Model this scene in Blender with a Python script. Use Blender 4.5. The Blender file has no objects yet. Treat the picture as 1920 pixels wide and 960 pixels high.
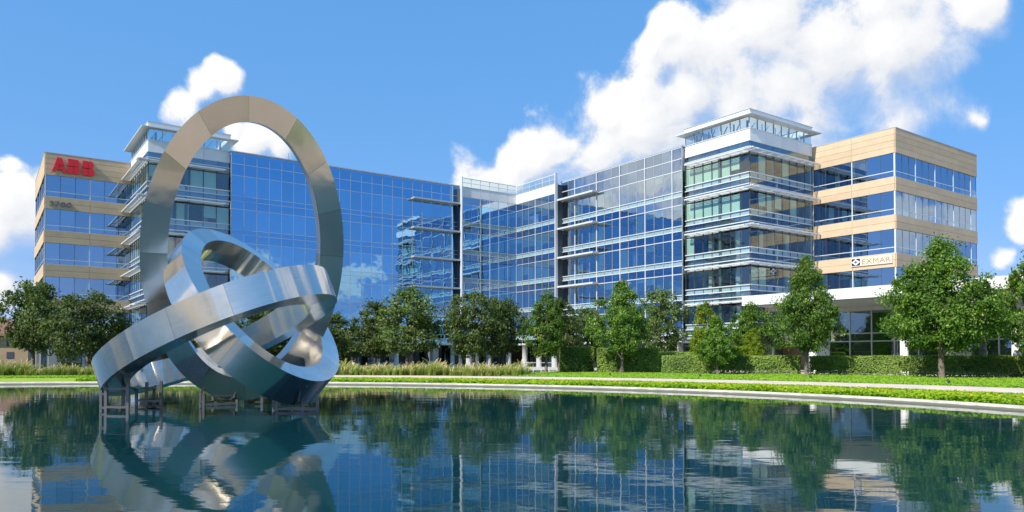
import bpy, math, random
import numpy as np

random.seed(7)
RNG = np.random.default_rng(11)
R = math.radians
scn = bpy.context.scene
COL = scn.collection

# ------------------------------------------------------------------ camera
F_PX, CAM_Z, HOR_Y = 1400.0, 2.0, 668.0           # focal length in photo pixels, eye height over the water
PITCH = 1.2
cam_d = bpy.data.cameras.new('camera')
cam_d.sensor_fit = 'HORIZONTAL'
cam_d.sensor_width = 36.0
cam_d.lens = 36.0 * F_PX / 1920.0
cam_d.shift_y = (HOR_Y - 480.0 - F_PX * math.tan(R(PITCH))) / 1920.0
cam_d.clip_start = 0.1
cam_d.clip_end = 8000
cam = bpy.data.objects.new('camera', cam_d)
cam.location = (0, 0, CAM_Z)
cam.rotation_euler = (R(90 + PITCH), 0, 0)
COL.objects.link(cam)
scn.camera = cam

# ------------------------------------------------------------------ sun, sky, exposure
SUN_AZ = np.array([-0.740, -0.672])                # horizontal direction towards the sun
SUN_EL = R(42)
SUN_STRENGTH = 4.3
SKY_STRENGTH = 0.15
sd = bpy.data.lights.new('sun', 'SUN')
sd.energy = SUN_STRENGTH
sd.angle = R(0.53)
sd.color = (1.0, 0.95, 0.87)
so = bpy.data.objects.new('sun', sd)
sun_dir = np.array([SUN_AZ[0] * math.cos(SUN_EL), SUN_AZ[1] * math.cos(SUN_EL), math.sin(SUN_EL)])
sun_dir /= np.linalg.norm(sun_dir)
from mathutils import Vector, Matrix
so.rotation_euler = Vector(-sun_dir).to_track_quat('-Z', 'Y').to_euler()
COL.objects.link(so)

scn.view_settings.view_transform = 'Standard'
scn.view_settings.look = 'None'
scn.view_settings.exposure = 0.50
scn.view_settings.gamma = 1.0
scn.view_settings.use_curve_mapping = False
scn.render.engine = 'CYCLES'
cy = scn.cycles
cy.use_denoising = True
cy.max_bounces = 8
cy.diffuse_bounces = 3
cy.glossy_bounces = 5
cy.transmission_bounces = 4
cy.transparent_max_bounces = 10
cy.sample_clamp_indirect = 6.0
cy.caustics_reflective = False
cy.caustics_refractive = False
scn.render.film_transparent = False


class NT:
    """small helper to write node trees"""
    def __init__(self, tree):
        self.t = tree
        self.n = tree.nodes
        self.l = tree.links

    def add(self, typ, **kw):
        nd = self.n.new(typ)
        for k, v in kw.items():
            setattr(nd, k, v)
        return nd

    def put(self, sock, v):
        if isinstance(v, bpy.types.NodeSocket):
            self.l.new(v, sock)
        else:
            sock.default_value = v

    def math(self, op, a, b=0.0, c=None, clamp=False):
        nd = self.add('ShaderNodeMath', operation=op, use_clamp=clamp)
        self.put(nd.inputs[0], a)
        self.put(nd.inputs[1], b)
        if c is not None:
            self.put(nd.inputs[2], c)
        return nd.outputs[0]

    def vmath(self, op, a, b=(0, 0, 0), scale=None):
        nd = self.add('ShaderNodeVectorMath', operation=op)
        self.put(nd.inputs[0], a)
        self.put(nd.inputs[1], b)
        if scale is not None:
            self.put(nd.inputs['Scale'], scale)
        return nd.outputs['Value'] if op in ('DISTANCE', 'DOT_PRODUCT', 'LENGTH') else nd.outputs[0]

    def noise(self, vec, scale, detail=2.0, rough=0.5, dist=0.0, col=False):
        nd = self.add('ShaderNodeTexNoise')
        if vec is not None:
            self.put(nd.inputs['Vector'], vec)
        self.put(nd.inputs['Scale'], scale)
        self.put(nd.inputs['Detail'], detail)
        self.put(nd.inputs['Roughness'], rough)
        self.put(nd.inputs['Distortion'], dist)
        return nd.outputs['Color'] if col else nd.outputs['Fac']

    def smooth(self, v, lo, hi, a=0.0, b=1.0):
        nd = self.add('ShaderNodeMapRange', interpolation_type='SMOOTHSTEP')
        self.put(nd.inputs['Value'], v)
        for nm, x in (('From Min', lo), ('From Max', hi), ('To Min', a), ('To Max', b)):
            self.put(nd.inputs[nm], x)
        return nd.outputs[0]

    def mix(self, fac, a, b, mode='MIX'):
        nd = self.add('ShaderNodeMix', data_type='RGBA', blend_type=mode)
        self.put(nd.inputs[0], fac)
        self.put(nd.inputs[6], a)
        self.put(nd.inputs[7], b)
        return nd.outputs[2]


def c4(c):
    return (c[0], c[1], c[2], 1.0)


def direction(px, py):
    d = np.array([(px - 960) / F_PX, 1.0, (HOR_Y - py) / F_PX])
    return d / np.linalg.norm(d)


def build_world():
    w = bpy.data.worlds.new('World')
    scn.world = w
    w.use_nodes = True
    t = NT(w.node_tree)
    t.n.clear()
    sky = t.add('ShaderNodeTexSky', sky_type='NISHITA')
    sky.sun_disc = False
    sky.sun_elevation = SUN_EL
    sky.sun_rotation = math.atan2(SUN_AZ[0], SUN_AZ[1])
    sky.altitude = 30
    sky.air_density = 1.0
    sky.dust_density = 0.4
    sky.ozone_density = 1.4
    coord = t.add('ShaderNodeTexCoord').outputs['Generated']
    d = t.vmath('NORMALIZE', coord)
    # cumulus banks: compass directions with an angular size (radians)
    blobs = [(905, 335, 62), (960, 305, 72), (1015, 300, 80), (1060, 262, 88), (1120, 265, 95), (1150, 205, 62),
             (1200, 235, 105), (1285, 200, 125), (1290, 110, 70), (1380, 150, 140), (1470, 100, 140), (1560, 130, 150),
             (1650, 90, 140), (1735, 50, 105), (1800, 10, 70), (1540, 200, 80), (1400, 260, 110), (1262, 70, 40), (1235, 95, 34),
             (1640, 150, 60), (1450, 20, 120),
             (408, 160, 42), (368, 170, 34), (334, 202, 34), (350, 232, 30), (470, 266, 52), (525, 278, 34), (425, 240, 30),
             (5, 385, 78), (-20, 420, 70), (40, 410, 40), (5, 310, 24), (5, 530, 30), (-40, 545, 55),
             (1918, 388, 34), (1860, 475, 22), (1975, 400, 50), (140, 560, 30)]
    # banks off to the left and behind the viewer, as mirrored by the right wing's glass and the steel
    others = [((-1.0, 0.20, 0.27), 0.11), ((-1.0, 0.06, 0.42), 0.10), ((-0.75, -0.42, 0.22), 0.15), ((-0.85, -0.25, 0.42), 0.17),
              ((-0.55, -0.75, 0.20), 0.13), ((0.80, -0.60, 0.10), 0.05), ((0.72, -0.66, 0.13), 0.04)]
    g = bpy.data.node_groups.new('cloud_density', 'ShaderNodeTree')
    g.interface.new_socket('Vector', in_out='INPUT', socket_type='NodeSocketVector')
    g.interface.new_socket('Density', in_out='OUTPUT', socket_type='NodeSocketFloat')
    q = NT(g)
    gi = q.add('NodeGroupInput')
    go = q.add('NodeGroupOutput')
    v = gi.outputs[0]
    warp = q.noise(v, 5.0, 3, 0.55, col=True)
    warp = q.vmath('SCALE', q.vmath('SUBTRACT', warp, (.5, .5, .5)), scale=0.075)
    vw = q.vmath('ADD', v, warp)
    acc = None
    for (px, py, r) in blobs:
        c = direction(px, py)
        b = q.math('DIVIDE', q.vmath('DISTANCE', vw, tuple(c)), r / F_PX)
        b = q.math('SUBTRACT', 1.38, b)
        acc = b if acc is None else q.math('SMOOTH_MAX', acc, b, 0.25)
    for (c, r) in others:
        c = np.array(c) / np.linalg.norm(c)
        b = q.math('SUBTRACT', 1.15, q.math('DIVIDE', q.vmath('DISTANCE', vw, tuple(c)), r))
        acc = q.math('SMOOTH_MAX', acc, b, 0.25)
    # the rest of the sky dome carries the same broken cumulus
    front = q.smooth(q.vmath('DOT_PRODUCT', v, (0, 1, 0)), 0.50, 0.66)
    sep = q.add('ShaderNodeSeparateXYZ')
    q.put(sep.inputs[0], v)
    zz = q.math('MAXIMUM', sep.outputs[2], 0.0)
    cmb = q.add('ShaderNodeCombineXYZ')
    den = q.math('ADD', zz, 0.22)
    q.put(cmb.inputs[0], q.math('DIVIDE', sep.outputs[0], den))
    q.put(cmb.inputs[1], q.math('DIVIDE', sep.outputs[1], den))
    q.put(cmb.inputs[2], zz)
    gen = q.noise(q.vmath('ADD', cmb.outputs[0], (3.7, 1.9, 0.0)), 1.35, 3, 0.5)
    gen = q.math('MULTIPLY', q.math('SUBTRACT', gen, 0.545), 7.0)
    gen = q.math('MINIMUM', gen, 1.0)
    gen = q.math('SUBTRACT', gen, q.math('MULTIPLY', front, 4.0))
    acc = q.math('MAXIMUM', acc, gen)
    acc = q.math('MINIMUM', acc, q.math('MULTIPLY', acc, 2.2))
    acc = q.math('MAXIMUM', acc, -1.5)
    n1 = q.noise(vw, 10.0, 10, 0.64, 0.2)
    n1 = q.math('MULTIPLY', q.math('SUBTRACT', n1, 0.5), 1.85)
    puff = q.add('ShaderNodeTexVoronoi', feature='SMOOTH_F1')
    q.put(puff.inputs['Vector'], vw)
    puff.inputs['Scale'].default_value = 17.0
    puff.inputs['Smoothness'].default_value = 0.35
    lump = q.math('MULTIPLY', q.math('SUBTRACT', 0.42, puff.outputs['Distance']), 1.0)
    res = q.math('ADD', q.math('ADD', acc, n1), lump)
    q.l.new(res, go.inputs[0])

    def dens(vec):
        nd = t.add('ShaderNodeGroup')
        nd.node_tree = g
        t.put(nd.inputs[0], vec)
        return nd.outputs[0]
    d0 = dens(d)
    # light falls on the cloud from the sun's side and from above
    tow = np.array([-0.55, 0.0, 0.83])
    d1 = dens(t.vmath('ADD', d, tuple(tow * 0.045)))
    d2 = dens(t.vmath('ADD', d, tuple(tow * 0.014)))
    dif1 = t.math('SUBTRACT', d0, d1)
    dif2 = t.math('SUBTRACT', d0, d2)
    lit = t.math('ADD', 0.60, t.math('ADD', t.math('MULTIPLY', dif1, 0.34), t.math('MULTIPLY', dif2, 0.50)))
    lit = t.math('MINIMUM', t.math('MAXIMUM', lit, 0.0), 1.0)
    soft = t.smooth(dif1, -0.6, 0.7, 1.25, 0.42)     # shaded edges fray, sunlit edges stay crisp
    alpha = t.smooth(d0, 0.12, t.math('ADD', 0.12, soft))
    ccol = t.mix(lit, (0.58, 0.63, 0.73, 1), (1.0, 0.99, 0.97, 1))
    # clear-day tone of the sky: a little deeper and more even than the raw model
    sc = t.add('ShaderNodeSeparateColor', mode='HSV')
    t.put(sc.inputs[0], sky.outputs[0])
    cc = t.add('ShaderNodeCombineColor', mode='HSV')
    cc.inputs[0].default_value = 0.606
    t.put(cc.inputs[1], t.math('ADD', 0.45, t.math('MULTIPLY', sc.outputs[1], 0.60)))
    vv = t.math('POWER', t.math('MULTIPLY', sc.outputs[2], SKY_STRENGTH / 0.536), 0.28)
    t.put(cc.inputs[2], t.math('MULTIPLY', vv, 0.58 / SKY_STRENGTH))
    bg1 = t.add('ShaderNodeBackground')
    t.put(bg1.inputs[0], cc.outputs[0])
    bg1.inputs[1].default_value = SKY_STRENGTH
    bg2 = t.add('ShaderNodeBackground')
    t.put(bg2.inputs[0], ccol)
    bg2.inputs[1].default_value = 0.76
    mx = t.add('ShaderNodeMixShader')
    t.put(mx.inputs[0], t.math('MULTIPLY', alpha, 0.97))
    t.l.new(bg1.outputs[0], mx.inputs[1])
    t.l.new(bg2.outputs[0], mx.inputs[2])
    out = t.add('ShaderNodeOutputWorld')
    t.l.new(mx.outputs[0], out.inputs[0])
    w.cycles.sampling_method = 'MANUAL'
    w.cycles.sample_map_resolution = 512


build_world()

# ------------------------------------------------------------------ materials
MATS = {}


def principled(name, color, rough=0.6, metal=0.0, spec=0.5, var=0.0, vscale=1.0, bump=0.0, bscale=20.0, per_obj=0.0,
               tint=None, coords='pos'):
    m = bpy.data.materials.new(name)
    m.use_nodes = True
    t = NT(m.node_tree)
    b = t.n['Principled BSDF']
    b.inputs['Roughness'].default_value = rough
    b.inputs['Metallic'].default_value = metal
    b.inputs['Specular IOR Level'].default_value = spec
    pos = t.add('ShaderNodeNewGeometry').outputs['Position']
    col = c4(color)
    if var > 0:
        n = t.noise(pos, vscale, 6, 0.6)
        k = t.smooth(n, 0.3, 0.7, 1 - var, 1 + var * 0.6)
        col = t.vmath('SCALE', tuple(color), scale=k)
        if tint:
            n2 = t.noise(pos, vscale * 0.37, 3, 0.5)
            col = t.mix(t.smooth(n2, 0.4, 0.7), col, c4(tint))
    if per_obj > 0:
        rnd = t.add('ShaderNodeObjectInfo').outputs['Random']
        k = t.smooth(rnd, 0, 1, 1 - per_obj, 1 + per_obj)
        nd = t.add('ShaderNodeVectorMath', operation='SCALE')
        t.put(nd.inputs[0], col if not isinstance(col, tuple) else tuple(color))
        t.put(nd.inputs['Scale'], k)
        col = nd.outputs[0]
    t.put(b.inputs['Base Color'], col)
    if bump > 0:
        bn = t.add('ShaderNodeBump')
        bn.inputs['Strength'].default_value = 1.0
        bn.inputs['Distance'].default_value = bump
        t.put(bn.inputs['Height'], t.noise(pos, bscale, 4, 0.6))
        t.l.new(bn.outputs[0], b.inputs['Normal'])
    MATS[name] = m
    return m


def glass(name, refl, base_refl, trans, wob=0.006, wscale=0.55, f90=1.0, var=0.1):
    """coated facade glass: a mirror-like coat over a tinted see-through sheet"""
    m = bpy.data.materials.new(name)
    m.use_nodes = True
    t = NT(m.node_tree)
    t.n.clear()
    out = t.add('ShaderNodeOutputMaterial')
    pos = t.add('ShaderNodeNewGeometry').outputs['Position']
    rnd = t.add('ShaderNodeObjectInfo').outputs['Random']
    off = t.add('ShaderNodeCombineXYZ')
    t.put(off.inputs[0], t.math('MULTIPLY', rnd, 37.0))
    t.put(off.inputs[2], t.math('MULTIPLY', rnd, 91.0))
    p2 = t.vmath('ADD', pos, off.outputs[0])
    bn = t.add('ShaderNodeBump')
    bn.inputs['Strength'].default_value = 1.0
    bn.inputs['Distance'].default_value = wob
    t.put(bn.inputs['Height'], t.noise(p2, wscale, 1.5, 0.45))
    gl = t.add('ShaderNodeBsdfGlossy')
    gl.inputs['Roughness'].default_value = 0.012
    k = t.smooth(rnd, 0, 1, 1 - var, 1 + var * .7)
    gcol = t.vmath('SCALE', tuple(refl), scale=k)
    t.put(gl.inputs['Color'], gcol)
    t.l.new(bn.outputs[0], gl.inputs['Normal'])
    tr = t.add('ShaderNodeBsdfTransparent')
    back = t.add('ShaderNodeNewGeometry').outputs['Backfacing']
    t.put(tr.inputs['Color'], t.mix(back, c4(trans), (1, 1, 1, 1)))
    fr = t.add('ShaderNodeFresnel')
    fr.inputs['IOR'].default_value = 1.5
    fac = t.math('ADD', base_refl, t.math('MULTIPLY', fr.outputs[0], f90 * (1 - base_refl)), clamp=True)
    fac = t.math('MULTIPLY', fac, t.math('SUBTRACT', 1.0, t.add('ShaderNodeNewGeometry').outputs['Backfacing']))
    mx = t.add('ShaderNodeMixShader')
    t.put(mx.inputs[0], fac)
    t.l.new(tr.outputs[0], mx.inputs[1])
    t.l.new(gl.outputs[0], mx.inputs[2])
    t.l.new(mx.outputs[0], out.inputs[0])
    MATS[name] = m
    return m


def leaf_mat(name, c1, c2, c3=None, rough=0.55):
    m = bpy.data.materials.new(name)
    m.use_nodes = True
    t = NT(m.node_tree)
    t.n.clear()
    out = t.add('ShaderNodeOutputMaterial')
    at = t.add('ShaderNodeAttribute', attribute_name='rnd')
    rnd = t.add('ShaderNodeObjectInfo').outputs['Random']
    col = t.mix(at.outputs['Fac'], c4(c1), c4(c2))
    if c3 is not None:
        col = t.mix(t.smooth(at.outputs['Fac'], 0.86, 1.0), col, c4(c3))
    col = t.vmath('SCALE', col, scale=t.smooth(rnd, 0, 1, 0.85, 1.18))
    pb = t.add('ShaderNodeBsdfPrincipled')
    pb.inputs['Roughness'].default_value = rough
    pb.inputs['Specular IOR Level'].default_value = 0.35
    t.put(pb.inputs['Base Color'], col)
    tl = t.add('ShaderNodeBsdfTranslucent')
    t.put(tl.inputs['Color'], t.mix(1.0, col, (1.25, 1.3, 0.6, 1), 'MULTIPLY'))
    mx = t.add('ShaderNodeMixShader')
    mx.inputs[0].default_value = 0.38
    t.l.new(pb.outputs[0], mx.inputs[1])
    t.l.new(tl.outputs[0], mx.inputs[2])
    t.l.new(mx.outputs[0], out.inputs[0])
    MATS[name] = m
    return m


principled('stone', (0.58, 0.44, 0.29), 0.85, var=0.06, vscale=0.9, bump=0.003, bscale=14, per_obj=0.05)
principled('stone_core', (0.20, 0.155, 0.10), 0.9)
principled('white_panel', (0.80, 0.80, 0.79), 0.45, var=0.04, vscale=0.8, per_obj=0.02)
principled('white_frame', (0.68, 0.71, 0.74), 0.38, metal=0.15)
principled('grey_frame', (0.50, 0.54, 0.58), 0.4, metal=0.3)
principled('dark_frame', (0.07, 0.085, 0.10), 0.45)
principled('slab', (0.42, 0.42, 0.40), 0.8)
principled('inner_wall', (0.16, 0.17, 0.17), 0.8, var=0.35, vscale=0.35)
principled('blind', (0.74, 0.82, 0.72), 0.8, per_obj=0.06)
principled('column_paint', (0.74, 0.74, 0.71), 0.6)
principled('concrete', (0.50, 0.47, 0.41), 0.85, var=0.10, vscale=0.9, bump=0.003, bscale=9)
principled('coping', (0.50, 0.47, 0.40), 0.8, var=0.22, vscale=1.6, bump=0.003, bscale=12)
principled('path_stone', (0.66, 0.54, 0.43), 0.85, var=0.12, vscale=1.1, bump=0.003, bscale=16)
principled('paving', (0.36, 0.27, 0.18), 0.85, var=0.15, vscale=1.0)
principled('soil', (0.085, 0.10, 0.035), 0.95, var=0.3, vscale=0.5)
principled('mulch', (0.20, 0.13, 0.08), 0.95, var=0.35, vscale=3.0, bump=0.02, bscale=18)
principled('turf', (0.17, 0.30, 0.026), 0.9, var=0.22, vscale=1.4, bump=0.015, bscale=22, tint=(0.20, 0.33, 0.03))
principled('bed_turf', (0.25, 0.38, 0.020), 0.9, var=0.22, vscale=2.2, bump=0.02, bscale=22, tint=(0.32, 0.42, 0.02))
principled('bark', (0.17, 0.135, 0.10), 0.9, var=0.3, vscale=6, bump=0.01, bscale=30)
principled('red_sign', (0.80, 0.016, 0.022), 0.4)
principled('sign_edge', (0.10, 0.004, 0.006), 0.5)
principled('grey_sign', (0.20, 0.18, 0.17), 0.45, metal=0.4)
principled('cream_sign', (0.72, 0.62, 0.47), 0.6)
principled('brown_letter', (0.36, 0.25, 0.18), 0.6)
principled('navy_sign', (0.02, 0.022, 0.035), 0.5)
principled('lobby_green', (0.22, 0.42, 0.04), 0.7)
principled('roof_brown', (0.20, 0.10, 0.065), 0.8, var=0.2, vscale=0.8)
principled('house_tan', (0.48, 0.34, 0.20), 0.85, var=0.1, vscale=0.4)
principled('pond_bed', (0.02, 0.06, 0.06), 0.9)
glass('blue_glass', (0.34, 0.66, 1.0), 0.64, (0.14, 0.22, 0.30), 0.011, 0.6, var=0.07)
glass('wing_glass', (0.82, 0.92, 1.0), 0.55, (0.36, 0.52, 0.56), 0.010, 0.6, var=0.04)
glass('tower_glass', (0.72, 0.84, 0.95), 0.16, (0.66, 0.82, 0.76), 0.008, 0.6)
glass('blue_spandrel', (0.31, 0.62, 0.98), 0.62, (0.05, 0.08, 0.13), 0.009, 0.6, var=0.03)
glass('clear_glass', (0.62, 0.76, 0.90), 0.26, (0.50, 0.68, 0.66), 0.009, 0.6)
glass('stone_block_glass', (0.56, 0.74, 0.98), 0.52, (0.20, 0.32, 0.36), 0.008, 0.6)
glass('tower_spandrel', (0.55, 0.68, 0.80), 0.36, (0.42, 0.55, 0.56), 0.008, 0.6)
glass('spandrel_glass', (0.66, 0.80, 0.98), 0.52, (0.05, 0.08, 0.13), 0.009, 0.6)
glass('rail_glass', (0.70, 0.80, 0.85), 0.07, (0.80, 0.90, 0.90), 0.002, 0.6)
glass('crown_glass', (0.72, 0.84, 0.90), 0.24, (0.66, 0.80, 0.82), 0.004, 0.6)
glass('pale_strip', (0.66, 0.78, 0.88), 0.20, (0.78, 0.90, 0.90), 0.004, 0.6)
principled('strip_back', (0.66, 0.72, 0.72), 0.7)
principled('spandrel_back', (0.06, 0.075, 0.10), 0.7)
leaf_mat('leaf_oak', (0.05, 0.092, 0.02), (0.17, 0.225, 0.06))
leaf_mat('leaf_maple', (0.05, 0.12, 0.014), (0.21, 0.35, 0.05), (0.40, 0.46, 0.10))
leaf_mat('leaf_yellow', (0.11, 0.20, 0.010), (0.30, 0.38, 0.018), (0.55, 0.46, 0.02))
leaf_mat('leaf_grey', (0.065, 0.12, 0.032), (0.19, 0.25, 0.075))
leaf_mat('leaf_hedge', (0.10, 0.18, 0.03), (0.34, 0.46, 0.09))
leaf_mat('leaf_ground', (0.17, 0.33, 0.006), (0.40, 0.56, 0.012))
leaf_mat('leaf_lawn', (0.16, 0.31, 0.014), (0.32, 0.49, 0.028))
leaf_mat('blade', (0.16, 0.26, 0.035), (0.44, 0.50, 0.12), (0.66, 0.52, 0.30))
leaf_mat('petal', (0.90, 0.66, 0.01), (0.85, 0.40, 0.01))


def steel_material():
    m = bpy.data.materials.new('brushed_steel')
    m.use_nodes = True
    t = NT(m.node_tree)
    b = t.n['Principled BSDF']
    uv = t.add('ShaderNodeUVMap', uv_map='UVMap').outputs[0]
    rnd = t.add('ShaderNodeObjectInfo').outputs['Random']
    pos = t.add('ShaderNodeNewGeometry').outputs['Position']
    st = t.vmath('MULTIPLY', uv, (0.8, 34.0, 1.0))
    streak = t.noise(st, 1.0, 6, 0.6)
    cloudy = t.noise(pos, 0.9, 5, 0.6)
    k = t.math('ADD', t.math('MULTIPLY', streak, 0.26), t.math('MULTIPLY', cloudy, 0.22))
    k = t.math('ADD', k, t.math('MULTIPLY', rnd, 0.20))
    k = t.math('ADD', k, 0.44)
    col = t.vmath('SCALE', (1.0, 0.945, 0.86), scale=k)
    t.put(b.inputs['Base Color'], col)
    b.inputs['Metallic'].default_value = 1.0
    r = t.math('ADD', 0.05, t.math('MULTIPLY', streak, 0.10))
    r = t.math('ADD', r, t.math('MULTIPLY', cloudy, 0.06))
    t.put(b.inputs['Roughness'], r)
    b.inputs['Anisotropic'].default_value = 0.8
    b.inputs['Anisotropic Rotation'].default_value = 0.25
    tg = t.add('ShaderNodeTangent', direction_type='UV_MAP', uv_map='UVMap')
    t.l.new(tg.outputs[0], b.inputs['Tangent'])
    bn = t.add('ShaderNodeBump')
    bn.inputs['Strength'].default_value = 1.0
    bn.inputs['Distance'].default_value = 0.012
    h = t.math('ADD', t.noise(pos, 0.8, 2, 0.5), t.math('MULTIPLY', streak, 0.02))
    t.put(bn.inputs['Height'], h)
    # every plate sits a hair out of true
    wn = t.add('ShaderNodeTexWhiteNoise', noise_dimensions='1D')
    t.put(wn.inputs['W'], rnd)
    off = t.vmath('SCALE', t.vmath('SUBTRACT', wn.outputs['Color'], (.5, .5, .5)), scale=0.09)
    t.put(b.inputs['Normal'], t.vmath('NORMALIZE', t.vmath('ADD', bn.outputs[0], off)))
    b2 = t.add('ShaderNodeBsdfPrincipled')
    t.put(b2.inputs['Base Color'], col)
    b2.inputs['Metallic'].default_value = 1.0
    b2.inputs['Roughness'].default_value = 0.52
    mx = t.add('ShaderNodeMixShader')
    mx.inputs[0].default_value = 0.14
    t.l.new(b.outputs[0], mx.inputs[1])
    t.l.new(b2.outputs[0], mx.inputs[2])
    t.l.new(mx.outputs[0], t.n['Material Output'].inputs[0])
    MATS['steel'] = m


steel_material()
principled('seam', (0.06, 0.06, 0.06), 0.6, metal=0.6)
principled('leg_steel', (0.20, 0.20, 0.195), 0.45, metal=0.9, var=0.2, vscale=4)


def water_material():
    m = bpy.data.materials.new('water')
    m.use_nodes = True
    t = NT(m.node_tree)
    b = t.n['Principled BSDF']
    b.inputs['Base Color'].default_value = (0.003, 0.036, 0.042, 1)
    b.inputs['Roughness'].default_value = 0.028
    b.inputs['IOR'].default_value = 1.333
    b.inputs['Specular IOR Level'].default_value = 0.5
    pos = t.add('ShaderNodeNewGeometry').outputs['Position']
    a = t.vmath('MULTIPLY', pos, (0.55, 1.0, 1.0))
    n1 = t.noise(a, 0.9, 2, 0.5)
    n2 = t.noise(a, 3.4, 2, 0.5)
    calm = t.smooth(t.noise(pos, 0.10, 2, 0.5), 0.38, 0.62, 0.45, 1.0)
    h = t.math('ADD', t.math('MULTIPLY', n1, 0.55), t.math('MULTIPLY', t.math('MULTIPLY', n2, calm), 0.15))
    bn = t.add('ShaderNodeBump')
    bn.inputs['Strength'].default_value = 1.0
    bn.inputs['Distance'].default_value = 0.0105
    t.put(bn.inputs['Height'], h)
    t.l.new(bn.outputs[0], b.inputs['Normal'])
    MATS['water'] = m


water_material()


def coping_band():  # coping colour turns darker and greyer low down, along an uneven line
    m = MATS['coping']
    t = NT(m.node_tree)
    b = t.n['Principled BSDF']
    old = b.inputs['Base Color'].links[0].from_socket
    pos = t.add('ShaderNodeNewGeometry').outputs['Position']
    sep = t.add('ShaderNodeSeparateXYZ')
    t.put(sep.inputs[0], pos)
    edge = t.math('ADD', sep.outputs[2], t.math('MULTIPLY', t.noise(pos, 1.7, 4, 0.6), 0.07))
    low_band = t.smooth(edge, 0.10, 0.135, 1.0, 0.0)
    t.put(b.inputs['Base Color'], t.mix(low_band, old, (0.13, 0.135, 0.105, 1)))


coping_band()

# ------------------------------------------------------------------ mesh helpers


def link(o, parent=None):
    COL.objects.link(o)
    if parent is not None:
        o.parent = parent
    return o


def tag(o, label=None, category=None, group=None, kind=None):
    if label:
        o['label'] = label
    if category:
        o['category'] = category
    if group:
        o['group'] = group
    if kind:
        o['kind'] = kind
    return o


def empty(name, loc=(0, 0, 0), rz=0.0, parent=None):
    o = bpy.data.objects.new(name, None)
    o.location = loc
    o.rotation_euler = (0, 0, rz)
    o.empty_display_size = 0.3
    return link(o, parent)


def fast_mesh(name, verts, faces, mat, smooth=False, rnd=None):
    """verts (n,3), faces (m,k) arrays"""
    verts = np.asarray(verts, dtype=np.float32)
    faces = np.asarray(faces, dtype=np.int32)
    me = bpy.data.meshes.new(name)
    nv, nf, k = len(verts), len(faces), faces.shape[1]
    me.vertices.add(nv)
    me.vertices.foreach_set('co', verts.ravel())
    me.loops.add(nf * k)
    me.loops.foreach_set('vertex_index', faces.ravel())
    me.polygons.add(nf)
    me.polygons.foreach_set('loop_start', np.arange(0, nf * k, k, dtype=np.int32))
    me.polygons.foreach_set('loop_total', np.full(nf, k, dtype=np.int32))
    if smooth:
        me.polygons.foreach_set('use_smooth', np.ones(nf, dtype=bool))
    if rnd is not None:
        at = me.attributes.new('rnd', 'FLOAT', 'POINT')
        at.data.foreach_set('value', np.asarray(rnd, dtype=np.float32))
    me.materials.append(MATS[mat])
    me.update(calc_edges=True)
    me.validate()
    return me


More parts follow.
